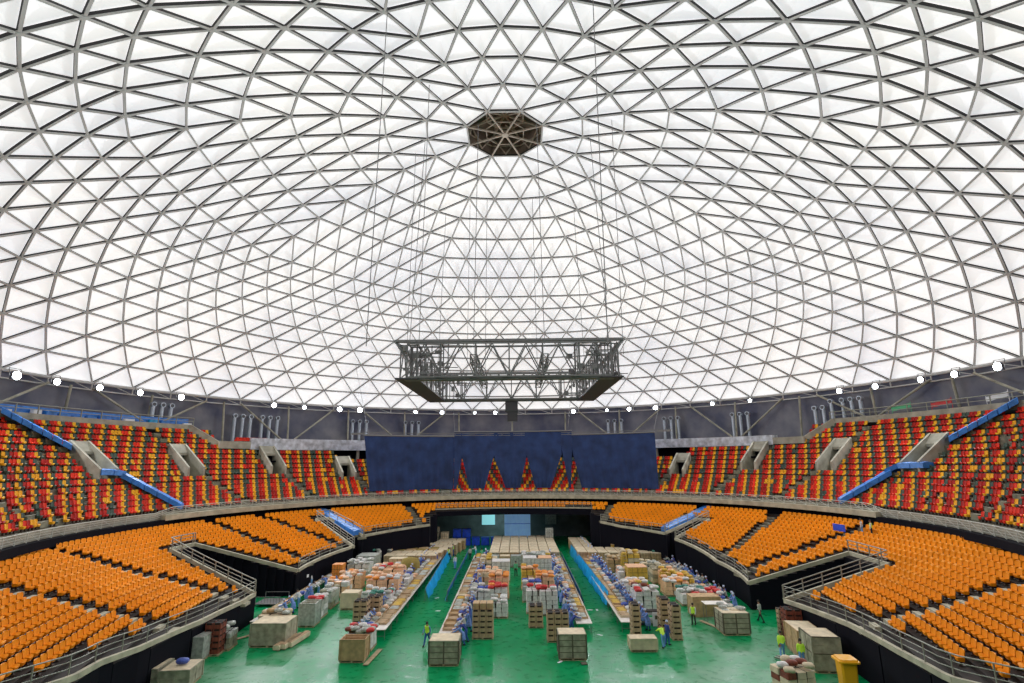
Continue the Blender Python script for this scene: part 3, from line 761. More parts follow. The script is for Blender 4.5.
# ------------------------------------------------------------------ flood lights on the rim
FLA = [87, 82, 76.3, 70.5, 64.2, 48.4, 42.8, 36, 32, 20.6, 15, 8, 3.6, -13.2, -20.3, -24.9, -30.3, -41.5, -48.5, -63.8, -69.4, -76, -80.6, -86.1]
FLS = [1.25, 1, 1, 1, 1.1, 1, .8, 1.1, 1.2, .8, .9, .6, .85, 1, .6, .9, 1, .8, .7, 1, 1, .9, 1, 1.2]
BIG = 0
for n_, (a, s) in enumerate(zip(FLA, FLS)):
    o = empty('flood_light', pol(54.6, a, 23.6), R_(a))
    side = 'left' if a > 0 else 'right'
    idx = (n_ if a > 0 else len(FLA)-1-n_)
    tag(o, 'bright white flood lamp on the %s rim of the dome, %s from the %s edge' % (side, ORD[idx], side), 'lamp')
    w = MB(); w.box((0, .12, 0), (.85*s, .3, .7*s), 0, .8); hs = w.build('housing', [M['lampbody']], o)
    w = MB(); w.tube((0, -.10, 0), (0, -.04, 0), .37*s, 16); w.build('lens', [M['lamp']], hs)
    w = MB(); w.bar((-.55*s, .1, -.1), (-.55*s, .3, .8), .06, .06); w.bar((.55*s, .1, -.1), (.55*s, .3, .8), .06, .06); w.bar((-.55*s, .3, .8), (.55*s, .3, .8), .06, .06); w.build('yoke', [M['truss']], o)
    ld = bpy.data.lights.new('flood', 'SPOT'); ld.energy = 5500*s; ld.spot_size = R_(125); ld.spot_blend = .8; ld.shadow_soft_size = .35; ld.color = (.92, .96, 1)
    lo = bpy.data.objects.new('flood_beam', ld); COL.objects.link(lo); lo.location = pol(53.9, a, 23.6)
    tgt = Vector((0, 0, 30)) if n_ % 2 else Vector((0, 0, 4)); d = tgt-Vector(lo.location); lo.rotation_euler = d.to_track_quat('-Z', 'Y').to_euler(); lo.parent = None
# ------------------------------------------------------------------ hanging rig
rig = empty('lighting_rig', (.4, .4, 21.1)); tag(rig, 'square grey steel lighting rig hanging below the centre of the dome', 'truss')
def boxtruss(name, A, B, wd, ht, n, r=.07, rr=.05):
    w = MB(); A, B = Vector(A), Vector(B); d = (B-A).normalized(); s = Vector((-d.y, d.x, 0))*wd/2; u = Vector((0, 0, ht))
    for c_ in (s, -s):
        for k in (Vector(), u): w.bar(A+c_+k, B+c_+k, r*2, r*2)
    for k in range(n+1):
        p_ = A.lerp(B, k/n)
        for c_ in (s, -s): w.bar(p_+c_, p_+c_+u, rr*2, rr*2)
        w.bar(p_+s, p_-s, rr*2, rr*2); w.bar(p_+s+u, p_-s+u, rr*2, rr*2)
        if k < n:
            q = A.lerp(B, (k+1)/n); m_ = (p_+q)/2
            for c_ in (s, -s): w.bar(p_+c_, m_+c_+u, rr*2, rr*2); w.bar(m_+c_+u, q+c_, rr*2, rr*2)
            w.bar(p_+s, q-s, rr*1.6, rr*1.6)
    return w.build(name, [M['truss']], rig)
hx, hy = 9.0, 8.6
boxtruss('truss_span', (-hx, -hy, 0), (hx, -hy, 0), 1.5, 3.0, 6); boxtruss('truss_span', (-hx, hy, 0), (hx, hy, 0), 1.5, 3.0, 6)
boxtruss('truss_span', (-hx, -hy, 0), (-hx, hy, 0), 1.5, 3.0, 6); boxtruss('truss_span', (hx, -hy, 0), (hx, hy, 0), 1.5, 3.0, 6)
boxtruss('cross_span', (-3.2, -hy, 1.4), (-3.2, hy, 1.4), .6, .7, 6, .05, .035); boxtruss('cross_span', (3.2, -hy, 1.4), (3.2, hy, 1.4), .6, .7, 6, .05, .035)
w = MB()
w.bar((-hx-1.2, -hy-.4, 3.3), (hx+1.2, -hy-.4, 3.3), .35, .22); w.bar((-hx-1.2, hy+.4, 3.3), (hx+1.2, hy+.4, 3.3), .3, .2)
w.bar((-hx-1.2, -hy-.4, 3.3), (-hx-1.2, hy+.4, 3.3), .3, .2); w.bar((hx+1.2, -hy-.4, 3.3), (hx+1.2, hy+.4, 3.3), .3, .2)
for s in (-1, 1):
    for t in (-1, 1): w.bar((s*(hx+1.2), t*(hy+.4), 3.3), (s*hx, t*hy, 1.5), .2, .2)
w.build('upper_frame', [M['truss']], rig)
for s in (-1, 1):
    w = MB(); w.box((s*hx, 0, -.12), (2.0, 2*hy+1.6, .14)); w.build('side_plate', [M['panel']], rig)
for t in (-1, 1):
    w = MB(); w.box((0, t*hy, -.10), (2*hx+.6, 1.0, .22)); w.build('front_plate', [M['truss']], rig)
rgx = random.Random(5)
for s in (-1, 1):       # machinery packed in both ends
    for t in (-1, 1):
        w = MB()
        for q in range(26):
            x = s*(hx-rgx.uniform(-.8, 3.6)); y = t*(hy-rgx.uniform(-.8, 1.2)); z = rgx.uniform(.2, 2.9)
            if rgx.random() < .55: w.box((x, y, z), (rgx.uniform(.15, .6), rgx.uniform(.15, .5), rgx.uniform(.15, .6)))
            else: w.bar((x, y, .05), (x, y, 3.1), .09, .09)
            if q % 3 == 0: w.bar((x-1, y, z), (x+1, y, z), .07, .07)
        w.build('rig_machinery', [M['truss']], rig)
w = MB(); w.box((0, hy, -.9), (1.5, .9, 1.2)); w.box((.1, hy, -2.0), (1.2, .8, 1.2)); w.build('speaker_cluster', [M['panel']], rig)
for k, (x, y) in enumerate([(-hx, -hy), (hx, -hy), (-hx, hy), (hx, hy), (-3.2, -hy), (3.2, -hy), (-3.2, hy), (3.2, hy)]):
    w = MB(); w.tube((x, y, 3), (x*.92, y*.92, 24 if abs(x) > 5 else 26), .03, 4); w.build('hanging_cable', [M['truss']], rig)
for k, (x, y, kk) in enumerate([(-8.5, -22, 7), (-7.4, -10, 5), (-11, 2, 5), (-5.5, 14, 5), (11.5, -4, 5), (6.5, -24, 7)]):
    w = MB(); w.tube((0, 0, 0), (.2, .2, 26), .03, 4)
    zt = 13.8+(H_-S_+math.sqrt(max(.1, S_**2-(x*x+y*y)/RD**2)))*RD
    o = w.build('slack_cable', [M['truss']], None, (x, y, zt-26)); tag(o, ['thin cable hanging from the dome nearest the camera on the left', 'thin cable hanging just left of the dome ventilator', 'thin cable hanging left of the lighting rig', 'thin cable hanging behind the rig on the left', 'thin cable hanging right of the lighting rig', 'thin cable hanging from the near dome on the right'][k], 'cable')

# ------------------------------------------------------------------ people
from mathutils import kdtree
def person_mesh(pose):
    lean, arms, stride, crouch = pose
    J = {}; 
    hip = Vector((0, 0, .92-crouch*.25)); sp_d = Vector((0, math.sin(lean), math.cos(lean)))
    J['pel'] = hip; J['belly'] = hip+sp_d*.18; J['chest'] = hip+sp_d*.40; J['neckb'] = hip+sp_d*.52
    hd = Vector((0, math.sin(lean*1.15+.1), math.cos(lean*1.15+.1)))
    J['neck'] = J['neckb']+hd*.07; J['head'] = J['neck']+hd*.11; J['crown'] = J['head']+hd*.11
    V = []; Rr = []; Ed = []; Lb = []; ix = {}
    def add(n, p, r, par=None, lb='top'):
        ix[n] = len(V); V.append(p); Rr.append(r); Lb.append(lb)
        if par: Ed.append((ix[par], ix[n]))
    add('pel', J['pel'], (.155, .115), None, 'leg'); add('belly', J['belly'], (.135, .105), 'pel'); add('chest', J['chest'], (.165, .115), 'belly'); add('neckb', J['neckb'], (.085, .07), 'chest')
    add('neck', J['neck'], (.055, .055), 'neckb', 'skin'); add('head', J['head'], (.082, .092), 'neck', 'skin'); add('crown', J['crown'], (.065, .075), 'head', 'skin')
    for s, sn in ((-1, 'l'), (1, 'r')):
        sh = J['neckb']+Vector((s*.19, 0, 0))-sp_d*.05
        up_, fw, bend = arms[0] if s < 0 else arms[1]
        ua_ = Vector((s*.12*up_, math.sin(fw), -math.cos(fw))).normalized(); el = sh+ua_*.28
        fa = Vector((-s*.10, math.sin(fw+bend), -math.cos(fw+bend))).normalized(); wr = el+fa*.25; pm = wr+fa*.07
        add('sh'+sn, sh, (.06, .06), 'chest'); add('el'+sn, el, (.045, .045), 'sh'+sn); add('wr'+sn, wr, (.03, .026), 'el'+sn, 'top'); add('pm'+sn, pm, (.04, .02), 'wr'+sn, 'skin')
        sd = Vector((1, 0, 0))
        for q, (off, ln) in enumerate(((-.03, .075), (-.01, .09), (.012, .085), (.032, .065))):
            f1 = pm+sd*off+fa*ln*.5; f2 = f1+(fa+Vector((0, 0, -.35))).normalized()*ln*.5
            add('f%d%s' % (q, sn), f1, (.011, .011), 'pm'+sn, 'skin'); add('g%d%s' % (q, sn), f2, (.009, .009), 'f%d%s' % (q, sn), 'skin')
        th = wr+fa*.02-sd*s*.045; add('th'+sn, th, (.014, .014), 'wr'+sn, 'skin'); add('ti'+sn, th+(fa-sd*s*.5).normalized()*.05, (.011, .011), 'th'+sn, 'skin')
        st = stride*s; hp_ = hip+Vector((s*.095, 0, -.04)); kn = Vector((s*.11, math.sin(st)*.40+crouch*.28, .48-crouch*.03)); an = Vector((s*.115, math.sin(st)*.75-(.08 if st < 0 else 0), .09)); to = an+Vector((s*.02, .17, -.045))
        add('hp'+sn, hp_, (.092, .095), 'pel', 'leg'); add('kn'+sn, kn, (.062, .062), 'hp'+sn, 'leg'); add('an'+sn, an, (.042, .045), 'kn'+sn, 'leg'); add('to'+sn, to, (.042, .03), 'an'+sn, 'shoe'); add('he'+sn, an+Vector((0, -.05, -.05)), (.038, .03), 'an'+sn, 'shoe')
    me = bpy.data.meshes.new('body'); me.from_pydata(V, Ed, []); ob = bpy.data.objects.new('tmp', me); COL.objects.link(ob)
    md = ob.modifiers.new('s', 'SKIN'); md.use_smooth_shade = True
    if not me.skin_vertices: 
        bm = bmesh.new(); bm.from_mesh(me); bm.verts.layers.skin.verify(); bm.to_mesh(me); bm.free()
    for k, sv in enumerate(me.skin_vertices[0].data): sv.radius = Rr[k]; sv.use_root = (k == 0)
    sub = ob.modifiers.new('u', 'SUBSURF'); sub.levels = 1; sub.render_levels = 1
    dg = bpy.context.evaluated_depsgraph_get(); dg.update(); ev = ob.evaluated_get(dg); out = bpy.data.meshes.new_from_object(ev); bpy.data.objects.remove(ob)
    # distance to labelled bones
    bones = [(V[a], V[b], Lb[b]) for a, b in Ed]
    def lab(c):
        best = None; bl = 'top'
        for A, B, l in bones:
            d = B-A; t = max(0, min(1, (c-A).dot(d)/max(d.length_squared, 1e-9))); e = (A+d*t-c).length
            if best is None or e < best: best = e; bl = l
        if (c-V[0]).dot(sp_d) > -.02 and bl == 'leg': bl = 'leg'
        return bl
    vs = [v.co.copy() for v in out.vertices]; nr = [v.normal.copy() for v in out.vertices]; fs = [tuple(p.vertices) for p in out.polygons]
    lb = [lab(sum((vs[k] for k in f), Vector())/len(f)) for f in fs]
    body = MB(); body.raw(vs, fs, True)
    # face: nose, eyes, ears, mouth on the same figure
    up = hd; fwd = Vector((0, up.z, -up.y)); hc = J['head']
    body.m = 0
    nz = hc+fwd*.098+up*.0; body.raw([nz+Vector((-.014, 0, 0))-fwd*.03, nz+Vector((.014, 0, 0))-fwd*.03, nz-up*.02+fwd*.012, nz+up*.035-fwd*.02], [(0, 2, 3), (2, 1, 3), (0, 1, 2)])
    for s in (-1, 1):
        body.m = 1; body.box(hc+fwd*.088+up*.028+Vector((s*.03, 0, 0)), (.02, .012, .010))
        body.m = 0; body.box(hc+Vector((s*.088, 0, 0)), (.014, .035, .05))
    body.m = 2; body.box(hc+fwd*.082-up*.045, (.04, .012, .008))
    def shell(sel, off):
        use = [f for f, l in zip(fs, lb) if l in sel]; idx = sorted({k for f in use for k in f}); mp = {k: q for q, k in enumerate(idx)}
        m = MB(); m.raw([vs[k]+nr[k]*off for k in idx], [tuple(mp[k] for k in f) for f in use], True); return m
    shirt = shell(('top',), .012); legs = shell(('leg',), .010); shoes = shell(('shoe',), .012)
    # sleeveless torso shell and gown skirt
    tor = MB(); use = []
    for f, l in zip(fs, lb):
        c = sum((vs[k] for k in f), Vector())/len(f)
        if l == 'top' and (abs(c.x) < .17) and (c-J['neckb']).dot(sp_d) < .02 and (c-J['pel']).dot(sp_d) > -.02: use.append(f)
    idx = sorted({k for f in use for k in f}); mp = {k: q for q, k in enumerate(idx)}
    tor.raw([vs[k]+nr[k]*.026 for k in idx], [tuple(mp[k] for k in f) for f in use], True)
    gown = MB(); gown.v = []; ring = []
    for zz, rx, ry in ((.16, .19, .15), (.0, .22, .18), (-.25, .24, .21+abs(stride)*.2), (-.48, .26, .23+abs(stride)*.3)):
        c_ = J['pel']+(sp_d*zz if zz > 0 else Vector((0, 0, zz)))
        ring.append([(c_.x+rx*math.cos(k*math.tau/12), c_.y+ry*math.sin(k*math.tau/12), c_.z) for k in range(12)])
    gown.raw([p_ for r_ in ring for p_ in r_], [(j*12+(k+1) % 12, j*12+k, (j+1)*12+k, (j+1)*12+(k+1) % 12) for j in range(3) for k in range(12)], True)
    cap = MB(); n = 10; prof = [(-.01, .104), (.04, .108), (.09, .095), (.125, .06), (.14, .005)]
    vsx = []
    for h_, r_ in prof:
        for k in range(n): vsx.append(hc+up*(h_+.012)-fwd*.012+Vector((1, 0, 0))*(r_*math.cos(k*math.tau/n)*.93)+fwd*(r_*1.02*math.sin(k*math.tau/n)))
    cap.raw(vsx, [(j*n+k, j*n+(k+1) % n, (j+1)*n+(k+1) % n, (j+1)*n+k) for j in range(4) for k in range(n)], True)
    return dict(body=body, shirt=shirt, legs=legs, shoes=shoes, vest=tor, gown=gown, cap=cap)
POSES = {'work': (.28, ((.8, .75, .75), (.8, .55, .95)), .05, 0), 'bend': (.75, ((.6, .95, .35), (.6, 1.1, .3)), .12, .15), 'walk': (.08, ((.8, -.35, .25), (.8, .45, .35)), .42, 0),
         'stand': (.02, ((1, .08, .2), (1, .1, .25)), .06, 0), 'carry': (.12, ((.6, .5, 1.0), (.6, .5, 1.0)), .2, 0)}
PG = {k: person_mesh(v) for k, v in POSES.items()}
OUT = {'gown': dict(shirt='gown', gown='gown', legs='jeans', cap='cap'), 'navy': dict(shirt='gownd', legs='jeans', cap='cap'), 'white': dict(shirt='shirtw', legs='jeansl', cap='hair'),
       'vest': dict(shirt='gown', vest='hivis', legs='jeans', cap='hair'), 'vestd': dict(shirt='shirtw', vest='hivis', legs='blackc', cap='hair'), 'vestl': dict(shirt='hivis', vest='hivis', legs='jeansl', cap='hair'),
       'green': dict(shirt='shirtg', legs='blackc', cap='hair'), 'grey': dict(shirt='wrap', legs='blackc', cap='hair')}
DESC = {'gown': 'blue gown and hair net', 'navy': 'navy shirt and hair net', 'white': 'white shirt', 'vest': 'yellow green vest and blue trousers', 'vestd': 'yellow green vest and black trousers', 'vestl': 'yellow green top and pale blue trousers', 'green': 'green shirt', 'grey': 'grey top and black trousers'}
PROT = {}
def person(x, y, face, pose, out, label, group=None, z=0., sc_=1.0):
    key = (pose, out); loc = (x, y, z)
    if key in PROT:
        o = copy_tree(PROT[key], loc, face, label); 
        if 'group' in o: del o['group']
    else:
        g = PG[pose]; d = OUT[out]; o = empty('person', loc, face)
        me = g['body'].mesh('body', [M['skin'], M['hair'], M['rsack']]); link('body', me, o)
        link('shirt', g['shirt'].mesh('shirt', [M[d['shirt']]]), o); link('trousers', g['legs'].mesh('trousers', [M[d['legs']]]), o); link('shoes', g['shoes'].mesh('shoes', [M['rubber']]), o)
        nm = 'hair' if d['cap'] == 'hair' else 'hair_net'; link(nm, g['cap'].mesh(nm, [M[d['cap']]]), o)
        if 'vest' in d: link('safety_vest', g['vest'].mesh('vest', [M['hivis']]), o)
        if 'gown' in d and d.get('gown'): link('gown_skirt', g['gown'].mesh('gown', [M['gown']]), o)
        PROT[key] = o
    tag(o, label, 'person', group); o.scale = (sc_, sc_, sc_); return o

# ------------------------------------------------------------------ goods
def pallet_parts(par, wx, wy, h=.14):
    w = MB()
    for k in range(5): w.box((0, -wy/2+.07+k*(wy-.14)/4, h-.015), (wx, .11, .03))
    for s in (-1, 0, 1): w.box((s*(wx/2-.07), 0, h/2-.01), (.12, wy, h-.04))
    for k in range(3): w.box((0, -wy/2+.07+k*(wy-.14)/2, .012), (wx, .11, .024))
    return w.build('pallet', [M['wood']], par)
def crate(x, y, rz, wx, wy, h, label, open_=False, fill=None, mt='crate', slats=3, two=1, group=None):
    o = empty('pallet_crate', (x, y, 0), rz); tag(o, label, 'crate', group); pallet_parts(o, wx, wy)
    for q in range(two):
        hh = h/two; z0 = .15+q*hh
        w = MB(); t = .05
        for s in (-1, 1):
            w.box((s*(wx/2-t/2), 0, z0+hh/2), (t, wy, hh-.02)); w.box((0, s*(wy/2-t/2), z0+hh/2), (wx-2*t, t, hh-.02))
        w.build('side_boards', [M[mt]], o)
        w = MB()
        for sx in (-1, 1):
            for sy in (-1, 1): w.box((sx*(wx/2+.01), sy*(wy/2+.01), z0+hh/2), (.10, .10, hh))
        for k in range(1, slats):
            z = z0+hh*k/slats
            for s in (-1, 1): w.box((0, s*(wy/2+.005), z), (wx-.1, .02, .035)); w.box((s*(wx/2+.005), 0, z), (.02, wy-.1, .035))
        for s in (-1, 1): w.box((0, s*(wy/2+.008), z0+hh/2), (.10, .03, hh-.04)); w.box((s*(wx/2+.008), 0, z0+hh/2), (.03, .10, hh-.04))
        w.build('corner_battens', [M['crated'] if mt == 'crate' and slats > 3 else M[mt]], o)
        w = MB(); w.box((0, 0, z0+hh-.004), (wx+.06, .05, .03)); [w.box((0, s*(wy/2), z0+hh-.01), (wx+.06, .06, .05)) for s in (-1, 1)]; [w.box((s*wx/2, 0, z0+hh-.01), (.06, wy+.06, .05)) for s in (-1, 1)]
        w.build('rim_frame', [M['crated'] if two > 1 else M[mt]], o)
    if not open_:
        w = MB(); w.box((0, 0, .15+h+.0), (wx-.06, wy-.06, .05)); w.build('lid', [M['cardl'] if mt != 'wrap' else M['wrap']], o)
    elif fill:
        w = MB(); w.box((0, 0, .15+h*.38), (wx-.12, wy-.12, h*.7)); w.build('contents', [M[fill]], o)
    return o
def packs(x, y, rz, wx, wy, h, cols, label, n=20, pw=.62, seed=1, group=None, base=True):
    # a pallet heaped with soft packs; every pack that shows is a thing
    rgp = random.Random(seed)
    o = empty('goods_pallet', (x, y, 0), rz); tag(o, 'pallet loaded with ' + label, 'pallet'); pallet_parts(o, wx, wy)
    lm = LOADM.get(cols[0], cols[0]); w = MB(); nl_ = max(2, round((h-.2)/.42)); hh = (h-.2)/nl_
    for l in range(nl_):
        for i in range(3):
            for j in range(2):
                w.m = rgp.choice([0, 0, 1]); s_ = rgp.uniform(.90, 1.0)
                w.box(((i-1)*wx*.325+rgp.uniform(-.03, .03), (j-.5)*wy*.49+rgp.uniform(-.03, .03), .15+(l+.5)*hh), (wx*.315*s_, wy*.47*s_, hh*.93), rgp.uniform(-.04, .04), .96, .05)
    w.m = 2; w.box((0, 0, .15+(h-.2)/2), (wx*.86, wy*.86, h-.24))
    w.build('wrapped_load', [M[lm], M[LOADM.get(cols[-1], cols[-1])], M['dark']], o)
    cs, sn = math.cos(rz), math.sin(rz); nx = max(1, int(wx/pw)); ny = max(1, int(wy/(pw*.85)))
    for i in range(nx):
        for j in range(ny):
            if rgp.random() < .12: continue
            px_ = -wx/2+(i+.5)*wx/nx; py_ = -wy/2+(j+.5)*wy/ny; c = rgp.choice(cols)
            PACKS.append((x+px_*cs-py_*sn, y+px_*sn+py_*cs, h+.05+rgp.uniform(-.02, .28), rz+rgp.uniform(-.5, .5), c, '%s over %s' % (PN.get(c, 'soft pack'), label), 'packs on top of ' + label))
    return o
PACKS = []
LOADM = {'rsack': 'wsack', 'bsack': 'wrap', 'osack': 'psack', 'teal': 'wrap', 'ysack': 'ysack', 'wsack': 'wsack', 'card': 'card'}
PACKM = {}
PN = {'wsack': 'white sack', 'osack': 'orange pack', 'psack': 'peach pack', 'rsack': 'red pack', 'bsack': 'blue pack', 'ysack': 'mustard pack', 'olive': 'olive sack', 'teal': 'green sack', 'wrap': 'grey wrapped pack', 'card': 'brown packet', 'cardl': 'pale packet', 'rbrown': 'red brown pack', 'cardd': 'dark brown packet', 'crate': 'grey brown pack'}
CART = {}
def carton_mesh(wx, wy, h, mt):
    k = (round(wx, 2), round(wy, 2), round(h, 2), mt)
    if k not in CART:
        w = MB(); w.m = 0; w.box((0, 0, h*.34), (wx, wy, h*.66), 0, 1, .03)
        w.m = 1; w.box((0, 0, h*.82), (wx*.84, wy*.84, h*.34))
        w.m = 0
        for s in (-1, 1): w.box((s*wx*.40, wy*.40, h*.82), (wx*.14, wy*.14, h*.34)); w.box((s*wx*.40, -wy*.40, h*.82), (wx*.14, wy*.14, h*.34))
        CART[k] = w.mesh('carton', [M[mt], M['dark']])
    return CART[k]
def carton_stack(x, y, nx, ny, nl, wx, wy, h, where, mt='cardd', rz=0., z0=.14, pal=True):
    if pal:
        o = empty('stack_pallet', (x, y, 0), rz); tag(o, 'low wooden pallet under the brown cartons ' + where, 'pallet'); pallet_parts(o, nx*wx+.05, ny*wy+.05)
    me = carton_mesh(wx*.96, wy*.96, h, mt); cs, sn = math.cos(rz), math.sin(rz); rgp = random.Random(int(x*10))
    for l in range(nl):
        for i in range(nx):
            for j in range(ny):
                a = (i-(nx-1)/2)*wx+rgp.uniform(-.015, .015); b = (j-(ny-1)/2)*wy+rgp.uniform(-.015, .015)
                o = link('carton', me, None, (x+a*cs-b*sn, y+a*sn+b*cs, z0+l*h), rz)
                lay = 'top layer' if l == nl-1 else ('bottom layer' if l == 0 else '%s layer up' % ORD[l])
                tag(o, 'brown carton, %s, stack %s' % (lay, where), 'carton', 'cartons in the %s, stack %s' % (lay, where))
def block_pallet(x, y, wx, wy, h, label, group, mt='card', top='cardl', rz=0):
    key = ('bp', wx, wy, h, mt, top)
    if key in CART: o = copy_tree(CART[key], (x, y, 0), rz, label, group); return o
    o = empty('wrapped_pallet', (x, y, 0), rz); tag(o, label, 'pallet', group); pallet_parts(o, wx, wy)
    w = MB(); nl = 4; hh = (h-.14)/nl
    for l in range(nl):
        for i in range(2):
            w.m = 0; w.box(((i-.5)*wx*.49, 0, .14+(l+.5)*hh), (wx*.475, wy*.95, hh*.93), 0, 1, .03)
    w.m = 1; w.box((0, 0, .14+(h-.14)/2), (wx*.93, wy*.92, h-.18))
    w.build('stacked_boxes', [M[mt], M['dark']], o)
    w = MB(); w.box((0, 0, h+.02), (wx*.98, wy*.98, .06), 0, .97, .05); w.build('top_sheet', [M[top]], o)
    w = MB()
    for s in (-1, 1): w.bar((s*wx*.25, -wy*.485, .2), (s*wx*.25, -wy*.485, h), .03, .02); w.bar((s*wx*.25, wy*.485, .2), (s*wx*.25, wy*.485, h), .03, .02)
    w.build('packing_strap', [M['crated']], o)
    CART[key] = o; return o

# ------------------------------------------------------------------ packing tables
def table(x, y, wx, wy, label, group=None, h=.80):
    o = empty('folding_table', (x, y, 0)); tag(o, label, 'table', group)
    w = MB(); w.box((0, 0, h-.02), (wx, wy, .045), 0, 1, .05); w.build('table_top', [M['white']], o)
    for sx in (-1, 1):
        for sy in (-1, 1):
            w = MB(); w.tube((sx*(wx/2-.10), sy*(wy/2-.2), 0), (sx*(wx/2-.10), sy*(wy/2-.25), h-.04), .022, 6); w.build('leg', [M['truss']], o)
    w = MB(); 
    for sy in (-1, 1): w.bar((-wx/2+.1, sy*(wy/2-.23), .25), (wx/2-.1, sy*(wy/2-.23), .25), .03, .03)
    w.build('stretcher', [M['truss']], o)
    return o
def tray(x, y, z, wx, wy, h, rz, label, mt='card', fill=None, group=None):
    o = empty('cardboard_tray', (x, y, z), rz); tag(o, label, 'tray', group); w = MB()
    w.box((0, 0, .01), (wx, wy, .02)); 
    for s in (-1, 1): w.box((s*(wx/2-.01), 0, h/2), (.02, wy, h)); w.box((0, s*(wy/2-.01), h/2), (wx, .02, h))
    w.build('tray_box', [M[mt]], o)
    if fill: w = MB(); [w.pillow((0, -wy/2+wy*(k+.5)/3, h*.55), (wx*.85, wy/3, h)) for k in range(3)]; w.build('contents', [M[fill]], o)
    return o
TN = {}
def table_line(name, xc, y0, y1, wx, side, seed, outfits, dens=.95, trays=True, ppl=True, off=.42, tl=2.4, skip=0):
    """a line of folding tables with workers along one side (side=+1: to the right)"""
    rgt = random.Random(seed); n = int((y1-y0)/tl)
    for k in range(n):
        table(xc, y0+(k+.5)*tl, wx, tl-.03, 'white folding table, %s from the near end of the %s' % (ORD[k], name))
    ty = y0+1.3; k = 0
    while ty < y1-.6 and trays:
        c = rgt.choice(['card', 'cardd', 'card', 'cardl']); L = rgt.uniform(.9, 1.5)
        tray(xc-side*wx*.12+rgt.uniform(-.05, .05), ty+L/2, .80, wx*.52, L, .16, rgt.uniform(-.05, .05), 'long cardboard tray, %s along the %s' % (ORD[k], name), c, rgt.choice([None, 'cardd', 'ysack', 'wrap']))
        ty += L+rgt.uniform(.04, .2); k += 1
    ty = y0+1.0; k = 0
    while ty < y1-.5 and trays:
        c = rgt.choice(['wsack', 'bsack', 'wrap', 'wsack', 'psack', 'wrap']); key = ('tp', c)
        PACKS.append((xc+side*wx*.30+rgt.uniform(-.06, .06), ty, .94, rgt.uniform(0, 3), c, '%s on the worktop, %s along the %s' % (PN[c], ORD[k], name), None)); ty += rgt.uniform(.9, 1.7); k += 1
    py = y0+.5+skip; k = 0
    while py < y1 and ppl and k < 40:
        px_ = xc+side*(wx/2+off)+rgt.uniform(-.08, .25)*side; out = rgt.choice(outfits); po = rgt.choice(['work', 'work', 'bend', 'work', 'carry'])
        f = R_(90) if side > 0 else R_(-90)
        person(px_, py, f+rgt.uniform(-.5, .5), po, out, 'worker in %s, %s from near end, %s' % (DESC[out], ORD[k], name)); py += dens*rgt.uniform(.8, 1.5); k += 1
# line names read in the photograph from left to right
GO = ['gown', 'gown', 'gown', 'navy', 'white', 'gown']
# line 2
o_ = table_line('left centre packing line', -10.6, -8.6, 31, 1.9, -1, 21, GO, 1.05)
table_line('centre left packing line', -4.4, -10.3, 26, 1.7, 1, 22, ['gown', 'navy', 'white', 'gown', 'navy'], 1.0, off=.2)
table_line('centre right packing line', 6.4, -7.3, 26, 1.3, -1, 23, GO, 1.0)
table_line('right centre packing line', 10.3, -7., 38, 1.7, 1, 24, GO, 1.0)
table_line('far right packing line', 20.0, -2.0, 20, 1.4, 1, 25, ['navy', 'gown', 'navy', 'white', 'grey'], .95, off=.35)
table_line('far left packing line', -21.3, -6.2, 13.5, .9, 1, 26, ['gown', 'white', 'gown'], 2.2, off=.35)
# blue tarpaulin curtains hung beside the lines
def skirt(x0, y0, x1, y1, h, label, mt='cyan', lean=.25, side=1):
    w = MB(); n = 26; m_ = 4; vs = []
    for j in range(m_+1):
        for k in range(n+1):
            t = k/n; z = h*(1-j/m_); wv = .07*math.sin(k*1.7+j*.6)*(j/m_+.25)
            vs.append((x0+(x1-x0)*t+side*(lean*(j/m_)+wv), y0+(y1-y0)*t, z+.04+.06*math.sin(k*.9)*(1-j/m_)))
    w.raw(vs, [(j*(n+1)+k, j*(n+1)+k+1, (j+1)*(n+1)+k+1, (j+1)*(n+1)+k) for j in range(m_) for k in range(n)], True)
    o = empty('tarpaulin_skirt'); tag(o, label, 'tarpaulin'); w.build('sheet', [M[mt]], o)
    p = MB(); p.tube((x0, y0, h+.04), (x1, y1, h+.04), .03, 6)
    for k in range(5): t = k/4; p.tube((x0+(x1-x0)*t, y0+(y1-y0)*t, 0), (x0+(x1-x0)*t, y0+(y1-y0)*t, h+.04), .03, 6)
    p.build('support_pole', [M['truss']], o); return o
skirt(*(-8.55, 3.65), *(-9.33, 29.23), 1.15, 'bright blue tarpaulin hung along the right of the left centre packing line', 'cyan', .35)
skirt(*(-6.24, 3.19), *(-6.41, 28.26), 1.0, 'darker blue tarpaulin hung along the left of the centre left packing line', 'blue', -.25)
skirt(*(7.17, 2.08), *(7.11, 26.08), 1.1, 'narrow blue tarpaulin along the right of the centre right packing line', 'blue', .25)
skirt(*(9.80, 1.27), *(9.11, 31.94), 1.3, 'long bright blue tarpaulin along the left of the right centre packing line', 'cyan', -.3)
